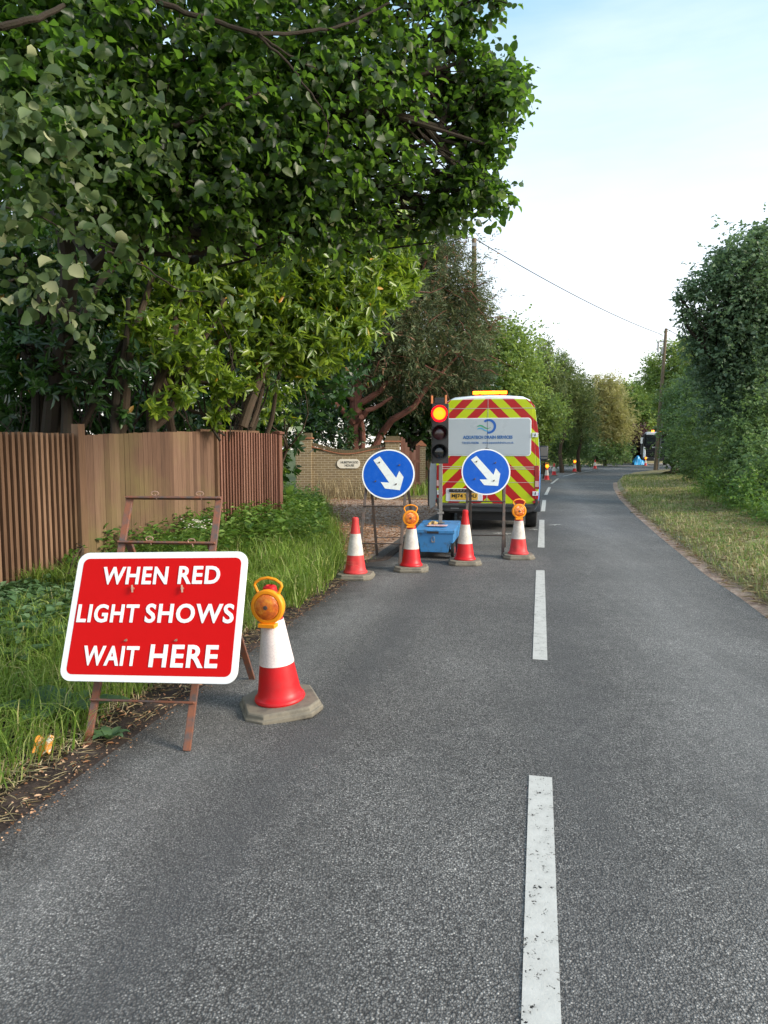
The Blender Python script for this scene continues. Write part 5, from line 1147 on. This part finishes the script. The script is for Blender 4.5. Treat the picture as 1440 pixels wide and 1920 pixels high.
for i, (nm, lab, pcs, mm, mode, L, W, dens) in enumerate(far):
    cl = lclump(pcs); cx = sum(c[0][0] for c in cl)/len(cl); cy = sum(c[0][1] for c in cl)/len(cl); zz = sum(c[0][2] for c in cl)/len(cl)
    tree(nm, lab, 'tree' if 'tree' in nm else 'shrub', (cx, cy), (cx, cy, max(.6, zz*.6)), cl, M[mm], M['barkl'], dens, L, W, 101+i*5, mode, 6, True, .14, 'trees and shrubs around the bend', 4, .1 if 'conifer' not in nm else -.1, .25, .6)
# the thin trunk beside the far cone
o_ = G(1119, 868)
mb = MB(); mb.tube([(0, 0, 0), (.1, 0, 3), (-.1, 0, 7)], [.22, .14, .06], 8); o = mb.build('tree_trunk', M['barkl']); o.location = (o_.x, o_.y, 0); o.name = 'bare_tree'; tag(o, 'pale thin bare trunk standing behind the cone on the bend', 'tree')
# 5 right side
right = [
 ('oak_tree', 'large blue green oak at the right edge of the picture', (12.6, 22.5), [(1400, 500, 22, 1.2), (1345, 520, 22, .75), (1300, 545, 22, .45), (1272, 558, 22, .2), (1290, 590, 22, .32), (1400, 580, 22, 1.3), (1340, 600, 22.3, .9), (1310, 640, 22.5, .55), (1430, 460, 22.3, .6), (1460, 520, 23, 1.6), (1455, 640, 22.5, 1.6), (1380, 670, 22, 1.2), (1335, 690, 22.6, .9), (1430, 740, 21.5, 1.2), (1360, 760, 22.2, 1.1), (1500, 600, 22, 2), (1425, 436, 22.5, .3), (1365, 480, 22.2, .4)], 'oak', 'twig', .11, .075, 820, .22),
 ('ash_tree', 'lighter green tree behind the leaning pole', (22, 54), [(1280, 690, 54, 2.0), (1255, 720, 55, 1.8), (1230, 700, 56, 1.4), (1215, 720, 57, .9), (1300, 655, 52, 1.1), (1265, 660, 54, 1.0), (1245, 750, 54, 1.3), (1290, 740, 52, 1.8), (1320, 700, 50, 2.2), (1222, 684, 57, .6)], 'lime', 'twig', .2, .13, 300, .16),
 ('hedge_shrub', 'tall hedge shrub crowding the foot of the leaning pole', (18.6, 41), [(1268, 800, 41, .9), (1285, 780, 40, 1.5), (1262, 840, 41, .6), (1275, 850, 39, 1.1), (1300, 820, 38, 1.5), (1270, 750, 42, 1.2), (1300, 740, 40, 1.4), (1290, 872, 37, .6), (1262, 770, 43, .7)], 'hedge', 'twig', .12, .085, 620, .10),
 ('hedge_shrub', 'leafy hedge shrub in the middle of the right hand verge', (13.6, 28), [(1345, 830, 29, 1.2), (1320, 790, 31, 1.3), (1330, 870, 28, .9), (1370, 790, 27, 1.3), (1310, 860, 31, 1.0), (1370, 860, 26, 1.0), (1330, 745, 30, 1.2), (1310, 810, 33, 1.3), (1305, 890, 31, .5)], 'hedge', 'twig', .11, .08, 720, .10),
 ('hedge_shrub', 'shady hedge shrub under the oak at the right edge', (11, 20), [(1410, 830, 20, 1.0), (1440, 870, 18, .9), (1395, 890, 20, .8), (1460, 800, 20, 1.4), (1370, 905, 21.5, .55), (1480, 900, 16.5, 1.1), (1425, 915, 17.5, .6)], 'hedge', 'twig', .085, .065, 950, .09),
 ('bramble_shrub', 'low sprawling bramble at the foot of the hedge nearest the viewer', (9.6, 15.5), [(1425, 958, 14.8, .42), (1390, 935, 17, .45), (1455, 975, 13.8, .45), (1350, 918, 20, .5), (1330, 905, 23, .5), (1480, 985, 13.0, .5), (1410, 925, 16, .5)], 'weed', 'twig', .06, .045, 1500, .03),
 ('hedge_shrub', 'dark hedge mass far behind the right hand trees', (30, 60), [(1330, 800, 60, 3.5), (1360, 760, 50, 4), (1430, 760, 38, 3.5), (1400, 700, 45, 3.5), (1290, 820, 62, 1.8), (1480, 700, 36, 4)], 'conif', 'twig', .35, .26, 110, .15)]
for i, (nm, lab, base, pcs, mm, mode, L, W, dens, r0) in enumerate(right):
    cl = lclump(pcs); zz = sum(c[0][2] for c in cl)/len(cl); cx = sum(c[0][0] for c in cl)/len(cl)
    tree(nm, lab, 'tree' if 'tree' in nm else 'shrub', base, (cx, base[1], max(.4, zz*.6)), cl, M[mm], M['bark'], dens, L, W, 171+i*5, mode, 6, i not in (0, 4, 5), r0, 'trees and shrubs along the right verge', 5, .15, .14 if i != 1 else .25, .55)
sp = G(1262, 893); mb = MB(); mb.tube([(0, 0, -.05), (.05, 0, .5), (-.02, 0, 1.1)], [.26, .17, .13], 10); mb.tube([(.05, 0, .4), (-.35, .1, .9)], [.10, .05], 8); o = mb.build('tree_stump', M['barkl']); o.location = (sp.x, sp.y, .05); tag(o, 'brown mossy stump at the foot of the right hand hedge', 'stump')

# ------------------------------------------------------------------ grass and ground plants
def blades(name, pts, H, W, m, seed, lean=.5, kindlab=None, flat=0):
    rng = np.random.default_rng(seed); n = len(pts); a = rng.random(n)*6.283
    d = np.stack([np.cos(a), np.sin(a), np.zeros(n)], 1); s = np.stack([-np.sin(a+rng.normal(size=n)*.4), np.cos(a), np.zeros(n)], 1)
    h = (H*(.45+.9*rng.random(n)))[:, None]; w = (W*(.7+.6*rng.random(n)))[:, None]; up = np.array([0, 0, 1.0]); le = (lean*(.2+1.1*rng.random(n)))[:, None]
    p0 = pts; p1 = pts+up*h*(.62-flat*.5)+d*h*le*.35; p2 = pts+up*h*(1-.35*le-flat*.75)+d*h*le*(1+flat)
    V = np.stack([p0-s*w*.5, p0+s*w*.5, p1+s*w*.42, p1-s*w*.42, p2+s*w*.06, p2-s*w*.06], 1)
    o = quads(name, V, 2, [(0, 1, 2, 3), (3, 2, 4, 5)], m); return tag(o, kindlab, 'grass', kind='stuff')
rg = np.random.default_rng(91)
def left_pts(n, y0, y1, umin, umax, pw=1.0, ypow=1.0):
    y = y0+(y1-y0)*rg.random(n)**ypow; u = umin+(umax-umin)*rg.random(n)**pw
    e = np.array([drive_x(v) if v > 8.6 else xl(v) for v in y]); x = e-u
    edge = .10*np.sin(y*3.1)+.07*np.sin(y*7.7+1)+.04*np.sin(y*17)
    k = (x > np.array([fence_x(v) if v < 12 else -3 for v in y])+.05) & (u > umin+.08+edge*.6); x, y = x[k], y[k]
    z = np.array([bank(a, b) for a, b in zip(x, y)]); return np.stack([x, y, z-.01], 1)
_g = left_pts(36000, 2.2, 7.8, .03, 3.2, .8); _g = _g[(_g[:, 0] > fence_x(_g[:, 1])+.9) | (_g[:, 1] < 4.5)]
_g = np.concatenate([_g, left_pts(9000, -1.5, 2.3, .03, 2.6, .8)])
blades('verge_grass', _g, .24, .0065, M['grass'], 1, 1.0, 'long green grass on the bank beside the big red sign')
blades('verge_grass', left_pts(34000, 7.0, 21, -.08, 3.0, .8, 1.5), .34, .010, M['grass'], 2, .95, 'long grass on the bank between the fence and driveway')
blades('edge_grass', left_pts(3500, 2.2, 9, .02, .6, 1), .10, .006, M['straw'], 3, 1.0, 'dry grass and straw along the left road edge', .5)
# broad ground cover weeds near fence
def cover(name, pts, L, W, m, seed, lab, per=7, hmax=.4):
    rng = np.random.default_rng(seed); n = len(pts); PP, DD, NN = [], [], []; h = hmax*(.25+.75*rng.random(n))
    for k in range(per):
        a = rng.random(n)*6.283; d = np.stack([np.cos(a), np.sin(a), .25+rng.normal(size=n)*.3], 1)
        q = pts.copy(); q[:, 2] += h*((k+1)/per); q[:, :2] += rng.normal(size=(n, 2))*.02; PP.append(q); DD.append(d); NN.append(np.stack([rng.normal(size=n)*.35, rng.normal(size=n)*.35, np.ones(n)], 1))
    PP, DD, NN = map(np.concatenate, (PP, DD, NN)); k = len(PP); sc = .6+.8*rng.random(k)
    V, fs = leafV(PP, DD, NN, L*sc, W*sc, rng); o = quads(name, V, 2, fs, m); tag(o, lab, 'weeds', kind='stuff'); return o
def near_fence(n, y0, y1, d0, d1):
    y = y0+(y1-y0)*rg.random(n); x = np.array([fence_x(v) if v < 12 else -1.8-(v-12)*.15 for v in y])+d0+(d1-d0)*rg.random(n)**1.4
    k = np.array([a < (drive_x(b) if b > 8.6 else xl(b))-.25 for a, b in zip(x, y)]); x, y = x[k], y[k]; return np.stack([x, y, [bank(a, b) for a, b in zip(x, y)]], 1)
cover('ground_weeds', near_fence(3400, 4.0, 8.0, .15, 1.7), .085, .05, M['nettle'], 11, 'soft leafy weeds at the foot of the near fence panel', 8, .20)
cover('ground_weeds', near_fence(1700, 8, 15.5, .05, 1.2), .085, .045, M['weed'], 12, 'tall leafy weeds along the far half of the fence', 10, .55)
cover('ground_weeds', near_fence(500, 12, 20, .05, 1.6), .10, .05, M['weed'], 13, 'leafy weeds past the end of the fence', 9, .6)
# climbing ivy against the fence by the red sign
tree('ivy_plant', 'green climbing plant against the fence left of the red sign', 'plant', (-3.15, 7.2), (-3.1, 7.25, .6), lclump([(135, 1060, 7.5, .11), (115, 1100, 7.2, .16), (150, 1040, 7.6, .07), (95, 1140, 7.0, .16), (140, 1120, 7.2, .14), (75, 1165, 6.8, .15)]), M['weed'], M['barkl'], 1300, .075, .06, 301, 'twig', 5, False, .012, 'plants growing on the left bank', 3, .2, .08)
# cow parsley seen through the sign frame, bigger leafy weeds
def plant(name, px, py, Y, h, nleaf, L, W, m, seed, lab, spreadr=.18, flower=False):
    b = P(px, py, Y); bz = bank(b.x, b.y) if b.x < xl(Y) else .1; root = empty(name, (b.x, Y, bz), 0, lab, 'plant', 'plants growing on the left bank'); rng = np.random.default_rng(seed)
    mb = MB(); PP, DD, NN = [], [], []
    for s in range(4):
        a = rng.random()*6.28; tip = Vector((math.cos(a)*spreadr, math.sin(a)*spreadr, h*(.7+.4*rng.random()))); pts = wiggle(Vector((0, 0, 0)), tip, 5, .04, rng); mb.tube(pts, [.006, .0055, .005, .004, .003, .002], 5)
        for k in range(nleaf):
            q = pts[rng.integers(1, 6)]; d = rng.normal(size=3); d[2] = abs(d[2])*.3; PP.append(np.array(q)+d*.01); DD.append(d); NN.append([rng.normal()*.3, rng.normal()*.3, 1])
        if flower:
            for k in range(9): 
                f = tip+Vector(rng.normal(size=3))*.03+Vector((0, 0, .02)); mb.tube([tip, f], .0015, 3)
    mb.build('stem', M['weed'], root); PP, DD, NN = map(np.array, (PP, DD, NN)); k = len(PP); sc = .6+.8*rng.random(k)
    V, fs = leafV(PP, DD, NN, L*sc, W*sc, rng); quads('foliage', V, 2, fs, m, root)
    if flower:
        mb = MB()
        for s in range(60): p = Vector((rng.normal()*.07, rng.normal()*.07, h*(.95+.12*rng.random()))); mb.box(p, (.012, .012, .006))
        mb.build('flower', M['cream'], root, flat=True)
    return root
plant('cow_parsley_plant', 372, 1040, 7.3, .75, 26, .08, .045, M['weed'], 5, 'flowering weed seen through the upper part of the sign frame', .12, True)
plant('leafy_weed', 400, 1040, 7.0, .5, 40, .10, .06, M['weed'], 6, 'leafy weed right of the sign frame by the fence', .2)
plant('leafy_weed', 525, 935, 12.8, .55, 30, .16, .11, M['weed'], 7, 'big leaved weed at the foot of the last fence post', .15)
plant('leafy_weed', 500, 985, 10, .5, 40, .12, .07, M['weed'], 8, 'leafy weed among the long grass below the reddish fence', .25)
# dock plants: rosettes of large leaves
def dock(px, py, n, L, seed, lab):
    g_ = G(px, py, .1); root = empty('dock_plant', (g_.x, g_.y, bank(g_.x, g_.y)), 0, lab, 'plant', 'plants growing on the left bank'); rng = np.random.default_rng(seed); mb = MB()
    for k in range(n):
        a = 6.28*k/n+rng.random()*.5; l = L*(.7+.5*rng.random()); el = .4+.7*rng.random(); ca, sa = math.cos(a), math.sin(a); vs = []; ns = 8
        for i in range(ns+1):
            t = i/ns; w = l*.21*math.sin(math.pi*min(1, t*.9+.08))**.8*(1+.12*math.sin(t*22+k)); r_ = l*t*math.cos(el*(1-t*.5)); z = l*t*math.sin(el)*(1-.55*t); fo = w*.35
            for sgn, dz in ((-1, fo+.004*math.sin(t*30)), (0, 0), (1, fo+.004*math.cos(t*27))): vs.append((ca*r_-sa*w*sgn, sa*r_+ca*w*sgn, z+dz+.02))
        mb.add(vs, [(i*3+j, i*3+j+1, i*3+j+4, i*3+j+3) for i in range(ns) for j in range(2)])
    mb.build('foliage', M['nettle'], root, sharp=180)
dock(112, 1330, 8, .34, 1, 'dock plant with broad leaves in the grass left of the sign leg')
dock(70, 1215, 7, .32, 2, 'bluish green dock leaves in the grass left of the sign')
dock(205, 1360, 6, .15, 3, 'small dock plant in the road edge between the sign legs')
dock(25, 1245, 7, .3, 4, 'dock leaves at the left edge of the picture')
# litter and dead leaves
lp = G(97, 1370, .12); mb = MB(); vs = []
for i in range(6):
    for j in range(5): u, v = i/5, j/4; vs.append((u*.085, .02*math.sin(u*6)+.012*math.sin(v*7), v*.09+.01*math.sin(u*9)))
mb.add(vs, [(i*5+j, (i+1)*5+j, (i+1)*5+j+1, i*5+j+1) for i in range(5) for j in range(4)]); mb.add([(x, y+.006+.02*math.sin(x*28), z) for x, y, z in vs], [(i*5+j, i*5+j+1, (i+1)*5+j+1, (i+1)*5+j) for i in range(5) for j in range(4)])
o = mb.build('litter_packet', M['litter'], sharp=180); o.location = (lp.x-.05, lp.y-.12, bank(lp.x, lp.y)+.03); o.rotation_euler = (R(-35), R(12), R(15)); tag(o, 'orange and white crumpled packet lying in the grass', 'litter')
def scatter(name, n, y0, y1, u0, u1, L, W, m, seed, lab, right=False):
    rng = np.random.default_rng(seed); y = y0+(y1-y0)*rng.random(n)**1.3
    if right: x = np.array([xr(v) for v in y])+u0+(u1-u0)*rng.random(n); z = np.array([.012+.09*smooth((a-xr(b))/.3)+.16*smooth((a-xr(b))/4) for a, b in zip(x, y)])
    else: x = np.array([xl(v) for v in y])-u0-(u1-u0)*rng.random(n); z = np.array([max(.004, bank(a, b)) for a, b in zip(x, y)])
    a = rng.random(n)*6.283; D = np.stack([np.cos(a), np.sin(a), rng.random(n)*.35], 1); Nn = np.stack([rng.normal(size=n)*.3, rng.normal(size=n)*.3, np.ones(n)], 1); sc = .5+rng.random(n)
    V, fs = leafV(np.stack([x, y, z+.008], 1), D, Nn, L*sc, W*sc, rng, fold=.3); o = quads(name, V, 2, fs, m); tag(o, lab, 'debris', kind='stuff')
scatter('dead_leaves', 420, 2.2, 9, -.14, .40, .032, .011, M['deadleaf'], 1, 'dead brown leaves along the left road edge')
scatter('edge_grit', 2600, 2.0, 9.5, -.22, .30, .011, .009, M['deadleaf'], 9, 'small chips and grit along the left road edge')
scatter('straw', 1800, 2.2, 9.5, -.10, .35, .07, .003, M['straw'], 2, 'dry straw along the left road edge')
scatter('straw', 9000, 6.5, 26, -.02, 2.2, .16, .006, M['straw'], 3, 'dry cut grass strewn on the right verge', True)
scatter('dead_leaves', 900, 6.5, 26, -.12, 1.6, .05, .025, M['deadleaf'], 4, 'brown leaf litter along the right kerb', True)
_r = np.random.default_rng(55); _n = 5200; _y = 10.2+12.5*_r.random(_n); _x = np.array([drive_x(v) for v in _y]); _w = np.array([xl(v) for v in _y])-_x; _x = _x+_w*_r.random(_n)**1.5
_a = _r.random(_n)*6.283; V_, f_ = leafV(np.stack([_x, _y, np.full(_n, .03)+.02*(1-(_x-_x.min())/6)], 1), np.stack([np.cos(_a), np.sin(_a), _r.random(_n)*.3], 1), np.stack([_r.normal(size=_n)*.3, _r.normal(size=_n)*.3, np.ones(_n)], 1), .05*(.5+_r.random(_n)), .025*(.5+_r.random(_n)), _r, fold=.3)
o = quads('dead_leaves', V_, 2, f_, M['deadleaf']); tag(o, 'brown leaves covering the driveway mouth', 'debris', kind='stuff')
# gutter debris strip on the left (dirt against the grass) and right
sheet('edge_dirt', [Vector((xl(y)-.05, y, 0)) for y in (0, 2, 4, 6, 9)], [Vector((xl(y)+.16, y, 0)) for y in (0, 2, 4, 6, 9)], M['debris'], lambda x, y, u: .018*(1-u)+.004*gn(x*5, y*5)*(1-u)+.001-.012*(u > .99), 6, 120)
sheet('edge_dirt', [Vector((p.x+.14, p.y, 0)) for p in right_e[4:14]], [Vector((p.x-.20, p.y, 0)) for p in right_e[4:14]], M['gravel'], lambda x, y, u: .018*(1-u)+.002-.014*(u > .99), 6, 120)
# right verge grass
def right_pts(n, y0, y1, u0, u1, pw=1., ypow=1.4):
    y = y0+(y1-y0)*rg.random(n)**ypow; u = u0+(u1-u0)*rg.random(n)**pw; x = np.array([xr(v) for v in y])+u
    z = .02+.09*np.clip(u/.3, 0, 1)+.16*np.clip(u/4, 0, 1)**2+1.0*np.clip((u-4.5)/6, 0, 1)**2; return np.stack([x, y, z-.01], 1)
blades('verge_grass', right_pts(34000, 6.5, 24, .02, 5.0, 1.), .12, .010, M['grassf'], 21, .9, 'short dry grass on the right hand verge')
blades('verge_grass', right_pts(16000, 20, 40, .2, 6.5, 1., 1.), .14, .02, M['grassf'], 22, .9, 'pale mown grass on the inside of the bend')
blades('tall_grass', right_pts(20000, 6.5, 24, 2.0, 5.5, .8), .26, .012, M['grass'], 23, .8, 'greener taller grass below the right hand hedge')
cover('low_weeds', right_pts(1300, 6.5, 22, .3, 4.5, 1.), .045, .03, M['weed'], 25, 'patches of low green weeds in the dry grass on the right verge', 6, .10)
blades('straw_tufts', right_pts(7000, 6.5, 20, -.06, 1.1, .9), .10, .006, M['straw'], 26, 1.1, 'pale straw lying along the right road edge', .6)
cover('ground_weeds', right_pts(2200, 7, 26, 3.0, 6.5, .8), .07, .05, M['weed'], 24, 'green leafy weeds at the hedge foot on the right', 7, .45)
# far verge grass and roadside tufts
yy_ = rg.random(9000)*30+50; 
pts = []
rl_ = resample(left_e[14:19], 300)
for k in range(9000):
    p = rl_[rg.integers(0, 300)]; pts.append((p.x-rg.random()*2-.2+rg.normal()*.2, p.y+rg.random()*5+.2, .12+.3*rg.random()*.3))
blades('far_grass', np.array(pts), .35, .05, M['grassf'], 31, .6, 'rough grass on the far side of the bend')
pts = [(xl(y)-.3-rg.random()*2.6, y, .1) for y in 22.8+rg.random(5000)*24]
blades('far_grass', np.array(pts), .40, .03, M['grass'], 32, .6, 'grass on the verge left of the van')
pts = [(P(rg.uniform(590, 740), 935, 22.6).x, 22.55+rg.normal()*.12, 0.0) for _ in range(350)]
blades('wall_grass', np.array(pts), .75, .012, M['straw'], 33, .6, 'dry grass stalks against the foot of the brick wall')
pts = [(rg.uniform(-2.2, .8), rg.uniform(9.9, 22), .0) for _ in range(1500)]; pts = [p for p in pts if drive_x(p[1])-.2 < p[0] < drive_x(p[1])+.5]
blades('driveway_tufts', np.array(pts), .10, .008, M['grass'], 34, .8, 'small grass tufts along the driveway edge')
